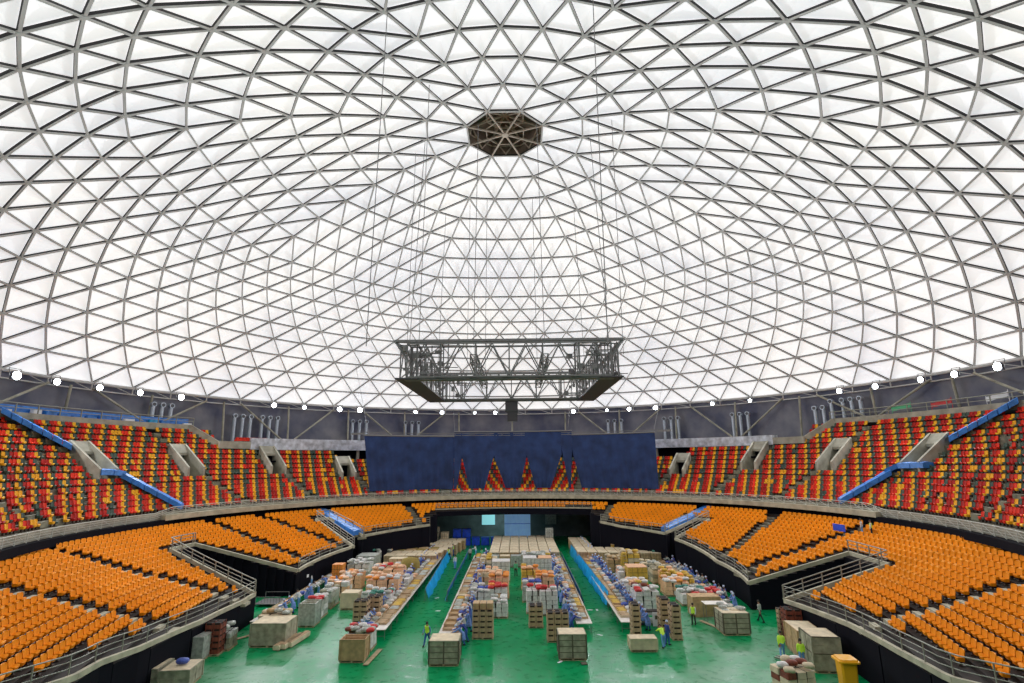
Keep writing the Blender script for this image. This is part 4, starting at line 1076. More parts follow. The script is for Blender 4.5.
# ------------------------------------------------------------------ goods on the floor
# near left
crate(*(-22.76, -16.84), .12, 1.5, 1.9, 1.0, 'weathered board crate at the lower left corner of the floor', slats=2)
crate(*(-20.86, -16.87), .12, 1.8, 1.9, .95, 'weathered board crate right of the corner crate, blue bag on its lid', slats=2)
o = MB(); o.pillow((0, 0, 0), (.8, .5, .35)); q = o.build('goods_pack', [M['bsack']], None, (*(-20.86, -16.87), 1.35)); tag(q, 'blue and white bag lying on the lower left crate', 'pack')
crate(*(-22.92, -12.40), .1, 2.3, 1.7, 1.5, 'grey wrapped crate behind the lower left crates', mt='wrap', slats=4)
carton_stack(*(-21.81, -11.39), 2, 2, 5, .58, .55, .42, 'by the lower left crates', 'rbrown', .1)
packs(*(-21.54, -10.09), .1, 1.1, 1.6, 1.3, ['wrap', 'crate'], 'grey sacks behind the red brown cartons', seed=3)
person(*(-23.56, -14.65), 0.3, 'bend', 'vestd', 'worker in yellow green vest bending behind the lower left corner crate')
person(*(-22.81, -13.75), 3.4, 'work', 'vest', 'worker in yellow green vest and blue sleeves beside the grey wrapped crate')
def plank(x, y, z, L, wd, rz, label, mt='wood'):
    w = MB(); w.box((0, 0, .03), (wd, L, .05)); w.box((0, 0, .0), (wd*.5, .1, .06)); o = w.build('board', [M[mt]], None, (x, y, z), rz); tag(o, label, 'board'); return o
plank(*(-21.31, -7.48), .02, 2.6, .35, -.6, 'pale plank lying on the floor left of the front board crate')
# left aisle
crate(*(-18.40, -9.00), 0, 2.7, 2.2, 1.55, 'large weathered crate with a packed lid at the near end of the far left line', slats=3)
packs(*(-19.10, -7.26), 0, 2.5, 1.1, 1.72, ['cardl', 'wrap', 'card'], 'flat brown packets behind the large weathered crate', seed=5)
for k, (px, py) in enumerate([(-17.16, -9.49), (-16.79, -9.26), (-16.50, -8.80)]):
    w = MB(); w.box((0, 0, .22), (.5, 2.9, .30)); w.m = 1; w.box((0, 0, .39), (.34, 2.8, .06)); w.box((0, 0, .05), (.4, 2.8, .08))
    o = w.build('long_carton', [M['cardl'], M['cardd']], None, (px, py, .02), -.12); tag(o, ['long flat carton beside the large weathered crate', 'long flat carton, middle of the three beside the weathered crate', 'long flat carton, rightmost of the three beside the weathered crate'][k], 'carton')
crate(*(-17.36, -4.30), 0, 1.35, 1.5, 1.75, 'tall grey slatted crate with yellow packs on top', mt='wrap', slats=6, open_=True, fill='ysack')
packs(*(-17.57, -1.85), 0, 1.3, 2.2, 1.6, ['wrap', 'wsack', 'rsack'], 'grey and red sacks behind the tall slatted crate', seed=6)
packs(*(-17.79, 1.97), 0, 1.3, 2.6, 1.5, ['wrap', 'wsack', 'crate'], 'grey sacks further along the far left line', seed=7)
packs(*(-18.11, 5.98), 0, 2.4, 1.8, 1.6, ['osack', 'psack', 'osack', 'wsack'], 'orange and peach packs near the far left line', seed=8)
crate(*(-15.36, 1.17), 0, 1.6, 1.5, 1.35, 'pale beige boxed pallet standing alone in the left aisle', mt='cardl', slats=2)
block_pallet(*(-20.30, 12.24), 1.3, 1.3, 2.1, 'orange boxed pallet rising above the far left goods', None, 'osack', 'osack')
packs(*(-17.84, 9.63), 0, 2.6, 2.0, 1.5, ['psack', 'wsack', 'osack'], 'peach packs behind the beige boxed pallet', seed=9)
packs(*(-18.31, 14.35), 0, 2.8, 2.4, 1.9, ['wsack', 'wrap'], 'white sacks in the left aisle behind the peach packs', seed=10)
crate(*(-18.32, 17.92), 0, 2.4, 2.6, 2.1, 'tall white slatted crate in the left aisle', mt='wrap', slats=5)
packs(*(-19.46, 24.09), 0, 2.8, 2.8, 1.7, ['wrap', 'teal', 'wsack'], 'grey green sacks at the far end of the left aisle', seed=11)
packs(*(-17.99, 25.54), 0, 2.4, 2.4, 1.5, ['crate', 'wrap', 'card'], 'grey brown sacks beside the left centre line', seed=12)
for k, p_ in enumerate([(-22.13, 30.64), (-20.90, 30.58), (-19.67, 30.53)]):
    w = MB(); w.box((0, 0, .55), (2.1, 1.7, 1.1), 0, .95, .1); w.m = 1; w.box((0, 0, .05), (2.2, 1.8, .1)); o = w.build('red_bale', [M['rsack'], M['crated']], None, (*p_, 0)); tag(o, ['leftmost red bale below the far left corner seats', 'middle red bale below the far left corner seats', 'rightmost red bale below the far left corner seats'][k], 'bale')
w = MB(); w.box((0, 0, .25), (2.6, 2.4, .06)); [w.bar((sx*1.2, sy*1.1, 0), (sx*1.2, sy*1.1, .9), .05, .05) for sx in (-1, 1) for sy in (-1, 1)]; [w.bar((-1.2, sy*1.1, .9), (1.2, sy*1.1, .9), .05, .05) for sy in (-1, 1)]; [w.bar((-1.2+.3*k, -1.1, .25), (-1.2+.3*k, -1.1, .9), .02, .02) for k in range(9)]
o = w.build('mesh_cage', [M['truss']], None, (*(-23.87, 2.88), 0)); tag(o, 'low dark mesh cage by the black wall in the left gap', 'cage')
for k, (p_, s_, lb) in enumerate([((-21.02, 5.3, 1.35), .5, 'small white notice on the black wall in the left gap'), ((-20.5, 9.5, 1.6), .35, 'smaller white notice on the black wall below the middle left seats')]): pass
# left centre line goods (left of the workers)
crate(*(-10.85, -12.79), 0, 1.75, 1.2, 1.35, 'open crate of dark red brown goods at the near end of the left centre line', mt='card', slats=2, open_=True, fill='rbrown')
packs(*(-11.07, -10.28), 0, 2.0, 1.6, 1.25, ['wsack', 'rbrown', 'wrap', 'rsack'], 'mixed small cartons behind the open red brown crate', seed=13, pw=.4)
plank(*(-9.58, -12.42), .05, 3.2, .35, -.08, 'long pale board beside the open red brown crate')
carton_stack(*(-12.69, -4.69), 2, 2, 5, .62, .62, 0.40, 'left of the near white worktop')
carton_stack(*(-11.94, -3.23), 2, 2, 5, .62, .62, 0.40, 'just behind the front brown stack on the left')
packs(*(-12.79, 1.47), 0, 3.0, 2.2, 1.4, ['rsack', 'teal', 'wsack', 'wrap'], 'red and green packs behind the brown stacks', seed=14)
packs(*(-13.07, 4.99), 0, 3.6, 2.4, 2.0, ['psack', 'osack', 'wsack', 'psack'], 'peach and orange packs beside the left centre line', seed=15)
packs(*(-13.73, 9.99), 0, 3.6, 2.6, 2.1, ['psack', 'wsack', 'rsack', 'psack'], 'peach and white packs further along the left centre line', seed=16)
packs(*(-11.82, 8.49), 0, 1.8, 3.2, 1.5, ['wsack', 'bsack', 'wsack'], 'white and blue packs close to the left centre tables', seed=17)
w = MB(); w.pillow((0, 0, 1.1), (2.4, 1.9, 2.3), 0, 0, 14); w.m = 1; w.box((0, 0, .08), (2.2, 1.6, .15)); o = w.build('big_sack', [M['olive'], M['wood']], None, (*(-12.51, 15.89), 0)); tag(o, 'large rounded olive sack among the packs left of centre', 'sack')
block_pallet(*(-14.56, 18.41), 2.2, 1.6, 1.7, 'peach boxed pallet left of the olive sack', None, 'psack', 'cardl')
gx, gy = (-17.17, 26.29)
for i in range(5):
    for j in range(2):
        block_pallet(gx-.4+i*1.55, gy+j*1.5, 1.4, 1.35, 1.5, 'brown sacked pallet, %s row behind the olive sack, %s from left' % (['near', 'far'][j], ORD[i]), None, 'cardd', 'olive' if (i+j) % 2 else 'card')
# wrapped pallet block far left of centre
gx, gy = (-15.59, 27.02)
for i in range(5):
    for j in range(7):
        x_, y_ = -16.6+i*1.45+j*.42, 22.6+j*2.35
        if (x_ < -12.6 and math.hypot(x_, y_) > 30.2) or (x_ < -12.2 and y_ > 28): continue
        block_pallet(x_, y_, 1.38, 2.2, 1.45, 'tan topped boxed pallet, far left block, %s row back, %s from left' % (ORD[j], ORD[i]), None, 'card' if (i*3+j) % 4 else 'cardd')
# back centre block
for i in range(7):
    for j in range(7):
        block_pallet(-2.4+i*1.42, 25.0+j*2.45, 1.36, 2.3, 1.4, 'tan topped boxed pallet, back centre block, %s row back, %s from left' % (ORD[j], ORD[i]), None, 'card' if (i+j*2) % 3 else 'crate', 'cardl')
for i in range(5):
    crate(-2.3+i*1.5, 21.6, 0, 1.35, 1.5, 1.25, 'cloudy wrapped low crate before the back centre block, %s from the left' % ORD[i], mt='wrap' if i % 2 == 0 else 'cardd', slats=3)
# far right block
for i in range(8):
    for j in range(6):
        x_, y_ = 9.9+i*1.4, 24.2+j*2.45-.2*i
        if (x_ > 12.6 and math.hypot(x_, y_) > 30.4) or (x_ > 12.2 and y_ > 29): continue
        block_pallet(x_, y_, 1.34, 2.3, 1.5, 'tan topped boxed pallet, far right block, %s row back, %s from left' % (ORD[j], ORD[i]), None, 'card' if (i*2+j) % 3 else 'cardd')
for i in range(3):
    block_pallet((15.35, 28.17)[0]+i*1.6, (15.35, 28.17)[1], 1.5, 1.4, 1.8, 'mustard boxed pallet in front of the far right block, %s from the left' % ORD[i], None, 'ysack', 'card')
# centre left goods (right of line 3)
carton_stack(*(-1.89, -7.85), 3, 2, 5, .56, .60, 0.40, 'right of the centre left workers')
for i in range(3):
    for l in range(2):
        w = MB(); w.box((0, 0, .14), (.5, 1.0, .27), 0, 1, .02); w.m = 1; w.box((0, 0, .275), (.05, 1.0, .01)); o = w.build('carton', [M['card'], M['cardd']], None, ((-1.89, -7.85)[0]+(i-1)*.56, (-1.89, -7.85)[1]+.1, 2.04+l*.28)); tag(o, 'plain tan carton in the %s layer on the stack right of the centre left workers' % ['lower', 'upper'][l], 'carton', 'tan cartons, %s layer, centre left stack' % ['lower', 'upper'][l])
packs(*(-0.80, -1.91), 0, 1.7, 1.7, 1.3, ['wsack', 'wsack', 'wrap'], 'white sacks behind the centre left carton stack', seed=20)
packs(*(-1.02, 1.54), 0, 1.9, 1.8, 1.8, ['rsack', 'rsack', 'osack'], 'red packs right of the centre left line', seed=21)
packs(*(-2.69, 1.58), 0, 2.0, 2.2, 1.5, ['wsack', 'bsack', 'wrap', 'bsack'], 'blue and white packs right of the centre left line', seed=22)
packs(*(-1.04, 5.08), 0, 2.2, 2.2, 2.1, ['osack', 'psack', 'osack'], 'orange boxes right of the centre left line', seed=23)
packs(*(-2.42, 9.16), 0, 2.4, 2.6, 1.8, ['psack', 'cardl'], 'pale tan sacks right of the centre left line', seed=24)
block_pallet(*(-1.08, 13.23), 2.2, 2.0, 2.2, 'white boxed pallet behind the orange boxes at centre left', None, 'wsack', 'wsack')
packs(*(-2.70, 16.75), 0, 2.2, 2.6, 1.9, ['cardl', 'ysack', 'cardl'], 'beige sacks beside the white boxed pallet at centre left', seed=25)
crate(*(-4.24, -13.29), 0, 2.05, 1.7, 1.45, 'pale topped slatted crate at the near end of the centre left line', slats=4)
# centre right goods (left of line 4)
carton_stack(*(2.48, -5.01), 2, 2, 4, .62, .60, 0.40, 'left of the centre right workers')
carton_stack(*(4.10, -8.70), 3, 2, 5, .58, .60, 0.40, 'behind the front pale crate at centre right')
packs(*(2.54, -0.67), 0, 1.7, 1.4, 2.05, ['rsack', 'rsack', 'wsack'], 'red packs on the white load at centre right', seed=30)
packs(*(3.81, -1.37), 0, 1.7, 1.4, 2.15, ['rsack', 'wsack', 'rsack'], 'dark red packs nearer the centre right workers', seed=31)
packs(*(2.37, 3.76), 0, 2.0, 2.0, 1.5, ['bsack', 'bsack', 'wsack'], 'royal blue packs at centre right', seed=32)
packs(*(3.78, 5.37), 0, 2.0, 2.2, 2.1, ['osack', 'psack', 'osack'], 'orange packs at centre right', seed=33)
packs(*(2.29, 9.02), 0, 2.0, 2.2, 2.0, ['ysack', 'osack', 'psack'], 'mustard and orange packs at centre right', seed=34)
block_pallet(*(2.54, 14.79), 1.9, 2.0, 2.3, 'white boxed pallet on the left behind the orange packs', None, 'wsack', 'wsack')
block_pallet(*(4.13, 14.74), 1.9, 2.0, 2.3, 'white boxed pallet on the right behind the orange packs', None, 'wsack', 'psack')
packs(*(3.34, 20.38), 0, 3.8, 2.0, 1.7, ['wrap', 'ysack', 'wsack'], 'pale wrapped sacks near the back centre block', seed=35)
crate(*(4.83, -12.45), 0, 1.95, 1.5, 1.55, 'pale topped slatted crate at the near end of the centre right line', slats=4)
plank(*(5.53, -13.82), .02, .5, .4, .1, 'small dark board beside the centre right crate', 'crated')
# right centre line goods (right of the workers)
carton_stack(*(10.39, -8.09), 1, 2, 6, .72, .62, 0.40, 'behind the low crate at right centre')
crate(*(10.26, -11.09), 0, 1.95, 1.0, .75, 'low pale crate with an orange panel at right centre', mt='cardl', slats=2)
carton_stack(*(13.50, -8.40), 1, 2, 6, .78, .62, 0.40, 'beside the worker with the trolley')
carton_stack(*(13.18, -6.34), 1, 2, 6, .9, .62, 0.40, 'left of the trolley stack')
w = MB(); w.box((0, 0, .3), (2.2, .9, .22)); w.box((0, 0, .9), (2.2, .9, .2)); w.m = 1; w.box((0, 0, 1.05), (1.6, .7, .12)); [w.bar((s*1.05, t*.4, 0), (s*1.05, t*.4, 1.0), .05, .05) for s in (-1, 1) for t in (-1, 1)]
o = w.build('goods_trolley', [M['wrap'], M['dark']], None, (*(12.43, -4.65), 0)); tag(o, 'grey shelf trolley between the right centre carton stacks', 'trolley')
w = MB(); w.box((0, 0, .6), (.65, .04, 1.1)); w.m = 1; w.box((0, -.025, .75), (.25, .01, .3)); o = w.build('notice_board', [M['paper'], M['crated']], None, (*(12.73, -5.51), 0)); tag(o, 'white upright notice board beside the shelf trolley', 'board')
packs(*(13.12, 0.11), 0, 2.4, 2.2, 1.8, ['rsack', 'wsack', 'rbrown', 'wsack'], 'red and white packs right of the right centre workers', seed=40)
packs(*(12.88, 4.28), 0, 2.6, 2.6, 1.5, ['wsack', 'psack', 'ysack', 'wsack'], 'white and tan packs right of the right centre workers', seed=41)
block_pallet(*(14.04, 8.19), 2.2, 2.0, 2.4, 'tall mustard boxed pallet in the right aisle', None, 'ysack', 'psack')
packs(*(13.35, 9.66), 0, 2.4, 2.4, 1.7, ['psack', 'cardl', 'wsack'], 'tan packs left of the tall mustard pallet', seed=42)
packs(*(15.04, 16.74), 0, 2.4, 2.2, 2.4, ['ysack', 'cardl'], 'pale mustard sacks behind the tall mustard pallet', seed=43)
packs(*(13.64, 18.04), 0, 2.8, 2.6, 1.6, ['card', 'cardl', 'crate'], 'brown flattened packets behind the right centre workers', seed=44)
def stepladder(x, y, h, rz, label):
    o = empty('step_ladder', (x, y, 0), rz); tag(o, label, 'ladder')
    for s in (-1, 1):
        w = MB(); w.bar((s*.3, -.5, 0), (s*.2, 0, h), .06, .04); w.build('front_rail', [M['ysack']], o); w = MB(); w.bar((s*.3, .5, 0), (s*.2, 0, h), .05, .04); w.build('rear_rail', [M['ysack']], o)
    for k in range(1, 7): w = MB(); w.box((0, -.5*(1-k/7), h*k/7), (.5, .12, .03)); w.build('step', [M['steel']], o)
stepladder(*(14.18, 15.56), 2.6, .3, 'yellow step ladder standing before the far right block')
for k, p_ in enumerate([(20.72, 32.34), (22.57, 34.15), (22.45, 29.57), (19.69, 25.57), (20.51, 23.25), (22.65, 27.04)]):
    packs(p_[0], p_[1], .3*k, 2.2, 2.0, [1.6, 1.3, 1.9, 1.1, 1.3, 1.0][k], ['teal', 'wsack', 'teal', 'wrap'], 'dark green and white bags, heap %s below the far right corner seats' % ORD[k], seed=50+k)
# far right line goods (left of the tables)
packs(*(16.96, 14.31), 0, 2.2, 2.4, 1.5, ['cardl', 'wrap'], 'pale sacks at the far end of the right line', seed=60)
packs(*(17.45, 11.56), 0, 2.2, 2.4, 1.5, ['cardl', 'crate'], 'beige sacks next along the right line', seed=61)
packs(*(17.81, 9.52), 0, 1.8, 2.0, 1.6, ['ysack', 'psack'], 'mustard packs next along the right line', seed=62)
packs(*(17.53, 5.84), 0, 2.6, 2.4, 1.4, ['psack', 'osack', 'psack', 'wsack'], 'peach and orange packs along the right line', seed=63)
packs(*(19.01, 7.58), 0, 1.8, 2.4, 1.4, ['ysack', 'osack'], 'amber packs behind the peach packs on the right', seed=64)
packs(*(18.15, 2.17), 0, 2.6, 2.4, 1.1, ['wsack', 'wrap', 'teal'], 'white and green packs before the red packs on the right', seed=65)
packs(*(19.26, 1.39), 0, 3.0, 2.6, 1.1, ['rsack', 'wsack', 'rsack', 'psack'], 'red packs at the near end of the right line', seed=66)
w = MB(); w.box((0, 0, .85), (2.6, .10, 1.7), 0, 1, .02); w.box((-1.2, .8, .8), (.1, 1.6, 1.6)); w.box((0, .8, 1.62), (2.6, 1.6, .06)); o = w.build('cardboard_bin', [M['card']], None, (*(18.04, -2.67), 0), .05); tag(o, 'tan cardboard bin panel beside the right line worker in a vest', 'box')
crate(*(18.58, -6.98), .0, 2.1, 1.9, 1.5, 'weathered crate of packets at the near end of the far right line', slats=4)
packs(*(18.78, -6.45), .0, 2.0, 1.6, 1.55, ['cardl', 'card', 'wrap'], 'pale packets stacked over the near right crate', seed=67)
table(*(18.31, -3.90), 2.0, 1.2, 'low wooden topped table left of the near right crate', None, 1.5)
plank(*(17.52, -5.61), .05, 3.4, .3, .35, 'long pale board leaning out from the near right crate')
# near right corner
crate(*(21.55, -14.80), -.12, 1.75, 2.0, 2.05, 'two tier pale crate stack near the yellow bin', two=2, slats=2)
crate(*(21.82, -12.13), -.12, 1.7, 2.6, 1.7, 'long tan topped box load behind the two tier crate stack', mt='card', slats=2)
carton_stack(*(22.51, -9.05), 2, 2, 6, .62, .6, .36, 'behind the long tan load on the right', 'rbrown', -.1)
carton_stack(*(22.38, -7.57), 1, 1, 5, .6, .6, .36, 'at the left end of the red brown stack', 'cardd', -.1)
packs(*(17.89, -18.29), .2, 2.0, 1.8, 1.3, ['cardl', 'wsack', 'rbrown'], 'white packets and cartons at the bottom edge right of centre', seed=70)
bn = empty('waste_bin', (*(20.88, -18.90), 0), -.1); tag(bn, 'bright yellow plastic waste bin beside the right black wall', 'bin')
w = MB(); w.box((0, 0, .95), (1.0, 1.0, 1.75), 0, 1.0, .1); w.v = [(x*(.80+.12*z/1.7), y*(.80+.12*z/1.7), z) for x, y, z in w.v]; w.build('body', [M['bin']], bn)
w = MB(); w.box((0, 0, 1.86), (1.22, 1.22, .10), 0, 1., .12); w.box((0, 0, 1.95), (1.1, 1.1, .10), 0, .92, .12); w.build('lid', [M['bin']], bn)
for s in (-1, 1): w = MB(); w.tube((s*.3, .38, .12), (s*.42, .38, .12), .12, 10); w.build('wheel', [M['rubber']], bn)
person(*(19.78, -12.90), -.4, 'walk', 'vestl', 'worker in yellow green top walking beside the pallet jack on the right')
person(*(20.31, -14.60), -.3, 'stand', 'vestl', 'worker in yellow green top standing against the long tan load')
pj = empty('pallet_jack', (*(20.10, -13.68), 0), .75); tag(pj, 'pallet jack between the two workers at the right', 'pallet jack')
for s in (-1, 1): w = MB(); w.box((s*.2, .4, .10), (.16, 1.5, .07)); w.build('fork', [M['steel']], pj)
w = MB(); w.bar((0, -.4, .2), (0, -.9, 1.2), .05, .05); w.bar((-.15, -.9, 1.2), (.15, -.9, 1.2), .04, .04); w.build('handle', [M['paper']], pj); w = MB(); w.box((0, -.35, .2), (.5, .2, .35)); w.build('pump_body', [M['steel']], pj)
person(*(22.07, -4.28), .6, 'walk', 'grey', 'person in grey top and black trousers walking at the end of the far right line')
person(*(11.93, -10.69), .2, 'bend', 'vestl', 'worker in yellow green top leaning at the right centre carton stack')
person(*(12.41, -10.03), -1.2, 'stand', 'navy', 'worker in navy shirt at the carton stack beside the leaning worker')
person(*(16.02, -5.02), 2.6, 'stand', 'vestd', 'worker in yellow green vest with raised hood beside the tan bin panel')
person(*(-6.08, -9.92), 2.8, 'walk', 'vest', 'worker in yellow green vest walking alone in the left of centre aisle')
person(*(-8.83, 30.06), 1.5, 'stand', 'vest', 'worker in yellow green vest far down the left aisle')
person(*(-9.02, 26.75), 2.5, 'carry', 'vestd', 'worker in yellow green vest and black trousers beside the far tarpaulin end')
person(*(-7.38, 20.11), .5, 'stand', 'white', 'person in white shirt standing at the end of the blue tarpaulin')
person(*(0.70, 15.44), 3.0, 'stand', 'green', 'person in green shirt standing between the centre goods')
person(*(-23.32, 8.83), 1.0, 'stand', 'vestd', 'worker in yellow green vest below the middle left seats')
person(*(-22.55, 9.77), 1.4, 'work', 'white', 'person in white shirt bending below the middle left seats')
person(*(-20.55, 3.18), -1.4, 'work', 'gown', 'worker in blue gown behind the tall slatted crate')
person(*(-10.09, 22.28), 1.2, 'work', 'navy', 'worker in navy shirt at the far end of the blue tarpaulin')
for k, p_ in enumerate([(-5.97, 26.62), (-5.29, 29.05), (-4.18, 25.76), (-5.05, 20.70)]):
    person(*p_, k*1.3, ['stand', 'work', 'carry', 'bend'][k], ['grey', 'white', 'green', 'grey'][k], ['person in grey far down the centre left line', 'person in white shirt at the far end of the centre left line', 'person in green shirt carrying goods near the far blue crates', 'person in grey bending far down the centre left line'][k])
for k, p_ in enumerate([(12.02, 27.49), (12.42, 24.32), (13.36, 25.83), (11.78, 30.04), (12.86, 18.71), (11.22, 18.12)]):
    person(*p_, 1.2+k*.9, ['work', 'bend', 'carry', 'work', 'work', 'stand'][k], ['gown', 'gown', 'white', 'gown', 'gown', 'gown'][k], 'worker %s of the knot by the long blue tarpaulin, in %s' % (['second front', 'second left', 'in the middle', 'farthest left', 'rightmost', 'front left'][k], ['blue gown', 'blue gown', 'white shirt', 'blue gown', 'blue gown', 'blue gown'][k]))
for k, p_ in enumerate([(-20.35, 14.99), (-20.40, 17.99), (-20.73, 22.68), (-19.36, 30.52), (-18.23, 29.61)]):
    person(*p_, 2-k*.7, ['work', 'bend', 'work', 'stand', 'work'][k], ['gown', 'gown', 'white', 'gown', 'grey'][k], ['worker in blue gown beside the orange boxed pallet', 'worker in blue gown bending below the middle left seats', 'worker in white shirt at the far left line end', 'worker in blue gown beside the red bales', 'worker in grey beside the red bales'][k])
# people up in the stands
for a, r, out, lb in ((-86.3, 37.6, 'vestd', 'steward in yellow green vest standing at the top of the right lower stand'), (-84.2, 37.6, 'white', 'person in white shirt at the top of the right lower stand')):
    i = int((r-LR[0])/ROWD); person(*lpol(LR[i]+.35, a)[:2], 1.0, 'stand', out, lb, None, lowz(i))
i = 16
w = MB(); w.box((0, 0, .35), (1.7, .06, .7)); o = w.build('blue_banner', [M['royal']], None, pol(LR[15]+.45, -80.6, lowz(15)+.5), R_(-80)); tag(o, 'blue sheet over the end seats at the top of the right lower stand', 'sheet')
# far end, tunnel mouth
for k in range(5):
    for l in range(2 if k < 2 else 1):
        w = MB(); w.box((0, 0, .62), (1.35, 1.5, 1.2), 0, .97, .06); w.m = 1; w.box((0, 0, 1.24), (1.40, 1.55, .06)); w.box((0, 0, .02), (1.3, 1.4, .04)); w.m = 0; [w.box((0, -.76, .3+.3*q), (1.25, .03, .05)) for q in range(3)]
        o = w.build('blue_crate', [M['royal'], M['royal']], None, (-9.4+k*1.6, 41.0, l*1.32)); tag(o, 'royal blue plastic crate at the tunnel mouth, %s from the left%s' % (ORD[k], ', upper of two' if l else ''), 'crate')
for k, (x_, y_, h_, mt) in enumerate([(-14.2, 38.2, 3.2, 'cardd'), (-12.8, 38.4, 3.2, 'crate'), (-11.2, 38.3, 2.4, 'cardl'), (6.2, 38.5, 2.9, 'wrap')]):
    block_pallet(x_, y_, 1.3, 1.3, h_, ['tall brown pallet at the left of the tunnel mouth', 'tall grey pallet beside the blue crates', 'pale pallet touching the blue crates', 'grey wrapped pallet at the right of the tunnel mouth'][k], None, mt, mt)
w = MB(); n = 16; vs = []
for j in range(5):
    for q in range(n+1): vs.append((-2.3+4.6*q/n, .12*math.sin(q*1.3), 5.0-j*1.1))
w.raw(vs, [(j*(n+1)+q, j*(n+1)+q+1, (j+1)*(n+1)+q+1, (j+1)*(n+1)+q) for j in range(4) for q in range(n)], True)
w.m = 1; w.bar((-2.35, 0, 5.02), (2.35, 0, 5.02), .08, .08); w.bar((-2.3, -.16, 2.95), (2.3, -.16, 2.95), .03, .08)
o = w.build('hanging_sheet', [M['sheet'], M['royal']], None, (.9, 44, .1)); tag(o, 'pale blue sheet hanging in the mouth of the back tunnel', 'sheet')
for k, (x_, s_) in enumerate([(-4.6, 2.6), (7.2, 2.2)]):
    w = MB(); w.box((0, 0, 0), (s_, .08, 2.2)); w.m = 1
    for q in (-1, 1): w.bar((q*s_/2, 0, -1.1), (q*s_/2, 0, 1.1), .1, .12); w.bar((-s_/2, 0, q*1.1), (s_/2, 0, q*1.1), .1, .12)
    w.bar((0, 0, -1.1), (0, 0, 1.1), .06, .1)
    o = w.build('window_%d' % (k+1), [M['glow'] if k == 0 else M['wrap'], M['tunnel']], None, (x_, 50.7, 3.2)); struct(o)
# scuffs of paper on the floor, notices on the wall
for k, p_ in enumerate([(-6.67, -0.10), (-7.50, 4.84), (8.43, -0.13), (7.59, -7.53), (7.77, -0.11), (3.89, -13.42)]):
    w = MB(); w.box((0, 0, .01), (.5, .18, .012)); o = w.build('paper_scrap', [M['paper']], None, (*p_, .0), k*.8); tag(o, 'white paper scrap on the floor, %s' % ['in the left aisle near the worker in a vest', 'farther up the left aisle', 'right of the centre right table end', 'nearest the camera in the right centre aisle', 'beside the blue skirt at centre right', 'beside the centre right crate'][k], 'litter')

def notice(r, a, z, s, lb):
    w = MB(); w.box((0, 0, 0), (s, .03, s)); w.m = 1; w.box((0, .02, 0), (s*1.1, .02, s*1.1)); o = w.build('wall_notice', [M['paper'], M['crated']], None, pol(r, a, z), R_(a)); tag(o, lb, 'sign')
notice(25.8, 73.6, 1.9, .62, 'white square notice on the black wall beside the left gap')
notice(22.95+.55, 71, 1.7, .3, 'small white notice left of the middle seat block corner')
# blue and white bundles stored on the left upper walkway, banners on the right
rgw = random.Random(9)
for k in range(22):
    a = 62.5+k*1.75; mt = rgw.choice(['blue', 'blue', 'cyan', 'paper', 'blue']); L = rgw.uniform(.9, 1.5); h = rgw.uniform(.6, 1.15)
    w = MB(); w.box((0, 0, h/2), (L, .6, h), 0, .94, .08); w.m = 1; w.box((0, 0, h*.5), (L*1.01, .62, .06)); o = w.build('folded_bundle', [M[mt], M['royal']], None, pol(55.0, a, 19.1), R_(a)); tag(o, '%s bundle on the walkway above the left upper stand, %s from its right end' % ({'blue': 'blue', 'cyan': 'light blue', 'paper': 'white'}[mt], ORD[k]), 'bundle')
w = MB(); arcbox(w, 62, 100, 55.55, 55.6, 19.1, 20.5); o = w.build('blue_sheeting', [M['blue']]); tag(o, 'blue sheeting along the wall behind the left upper walkway', 'sheet')
for k, (a, mt) in enumerate([(-72, 'shirtg'), (-77.5, 'rsack'), (-84.5, 'paper'), (-89, 'paper')]):
    w = MB(); L = 2.6; vs = [(-L/2+L*q/6, .08*math.sin(q*1.5), z+.35*q/6) for z in (0, .55) for q in range(7)]; w.raw(vs, [(q, q+1, q+8, q+7) for q in range(6)], True); w.bar((-L/2, .1, -.4), (-L/2, .1, .8), .05, .05); w.bar((L/2, .1, -.4), (L/2, .1, 1.1), .05, .05)
    o = w.build('cloth_banner', [M[mt]], None, pol(55.3, a, 20.0), R_(a)); tag(o, '%s cloth draped on the railing above the right upper stand' % ['green', 'red', 'white', 'small white'][k], 'banner')
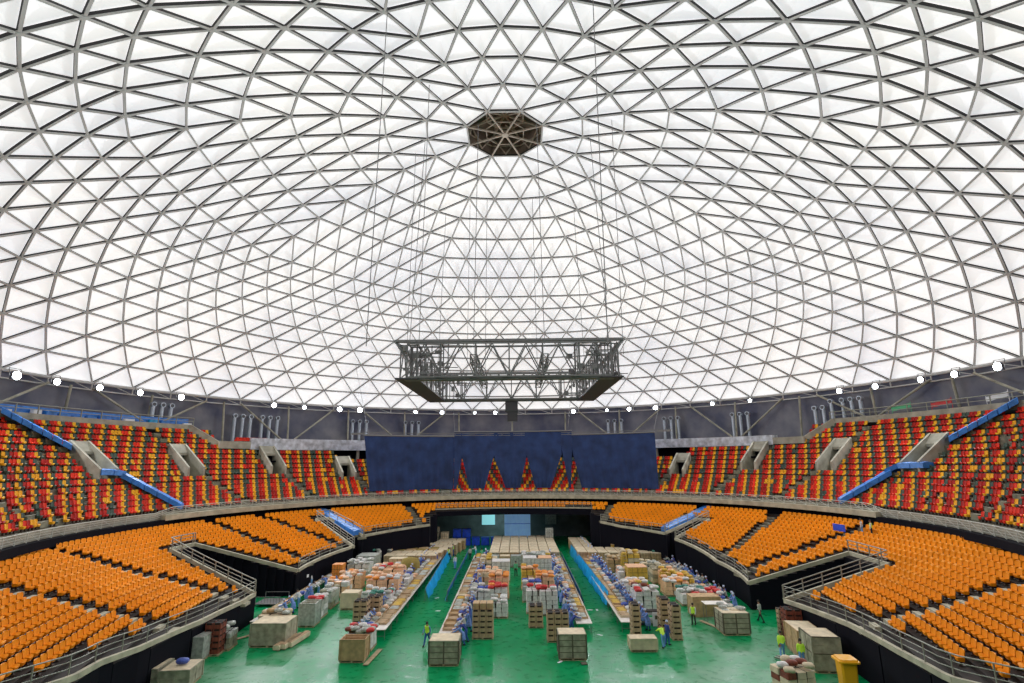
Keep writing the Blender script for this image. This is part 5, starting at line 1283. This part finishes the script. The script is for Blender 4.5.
# red stacked seats at the left end of the silver beam
w = MB(); w.box((0, 0, .25), (5.2, .7, .3), 0, .95, .05); [w.box((-2.3+.5*q, -.1, .5), (.4, .5, .3), 0, .8, .04) for q in range(10)]; o = w.build('seat_bundle', [M['s_red']], None, pol(51.4, 53.5, 17.2), R_(53.5)); tag(o, 'row of red seat shells lying on the beam above the far left seats', 'seats')

# ------------------------------------------------------------------ light
wd = bpy.data.worlds.new('world'); sc.world = wd; wd.use_nodes = True
wd.node_tree.nodes['Background'].inputs[0].default_value = (.75, .82, 1, 1); wd.node_tree.nodes['Background'].inputs[1].default_value = .3
def area(name, loc, tgt, size, e, col=(1, 1, 1)):
    l = bpy.data.lights.new(name, 'AREA'); l.energy = e; l.size = size; l.color = col; o = bpy.data.objects.new(name, l); COL.objects.link(o); o.location = loc
    o.rotation_euler = (Vector(tgt)-Vector(loc)).to_track_quat('-Z', 'Y').to_euler()
area('tunnel_fill', (-2, 46, 5.0), (-4, 50, 1), 3, 220, (.7, .95, 1))  # added fill light, no fixture: gives the tunnel end its cyan glow
PACKS.sort(key=lambda t: (Vector(t[:3])-CAMP).length)
cm = {}
for x, y, z, rz, c, lb, gr in PACKS[:290]:
    if c not in cm: m_ = MB(); m_.pillow((0, 0, 0), (.68, .50, .32)); cm[c] = m_.mesh('goods_pack', [M[c]])
    tag(link('goods_pack', cm[c], None, (x, y, z), rz), lb, 'pack', gr)
w = MB(); mt = []
for x, y, z, rz, c, lb, gr in PACKS[290:]:
    if c not in mt: mt.append(c)
    w.m = mt.index(c); w.pillow((x, y, z), (.68, .50, .32), rz)
o = w.build('goods_packs', [M[c] for c in mt]); tag(o, 'heaps of white, orange and blue packs on the loads farther down the hall', 'packs'); o['kind'] = 'stuff'
bad = [o.name+': '+o['label'] for o in bpy.data.objects if 'label' in o and not 4 <= len(o['label'].split()) <= 16]
print('LABELBAD', len(bad), bad[:60])
seen = {}
for o in bpy.data.objects:
    if 'label' in o and 'group' not in o: seen.setdefault(o['label'], []).append(o.name)
print('DUP', [(k, len(v)) for k, v in seen.items() if len(v) > 1][:12])
sc.view_settings.view_transform = 'Standard'; sc.view_settings.look = 'None'; sc.view_settings.exposure = 0.; sc.view_settings.gamma = 1.
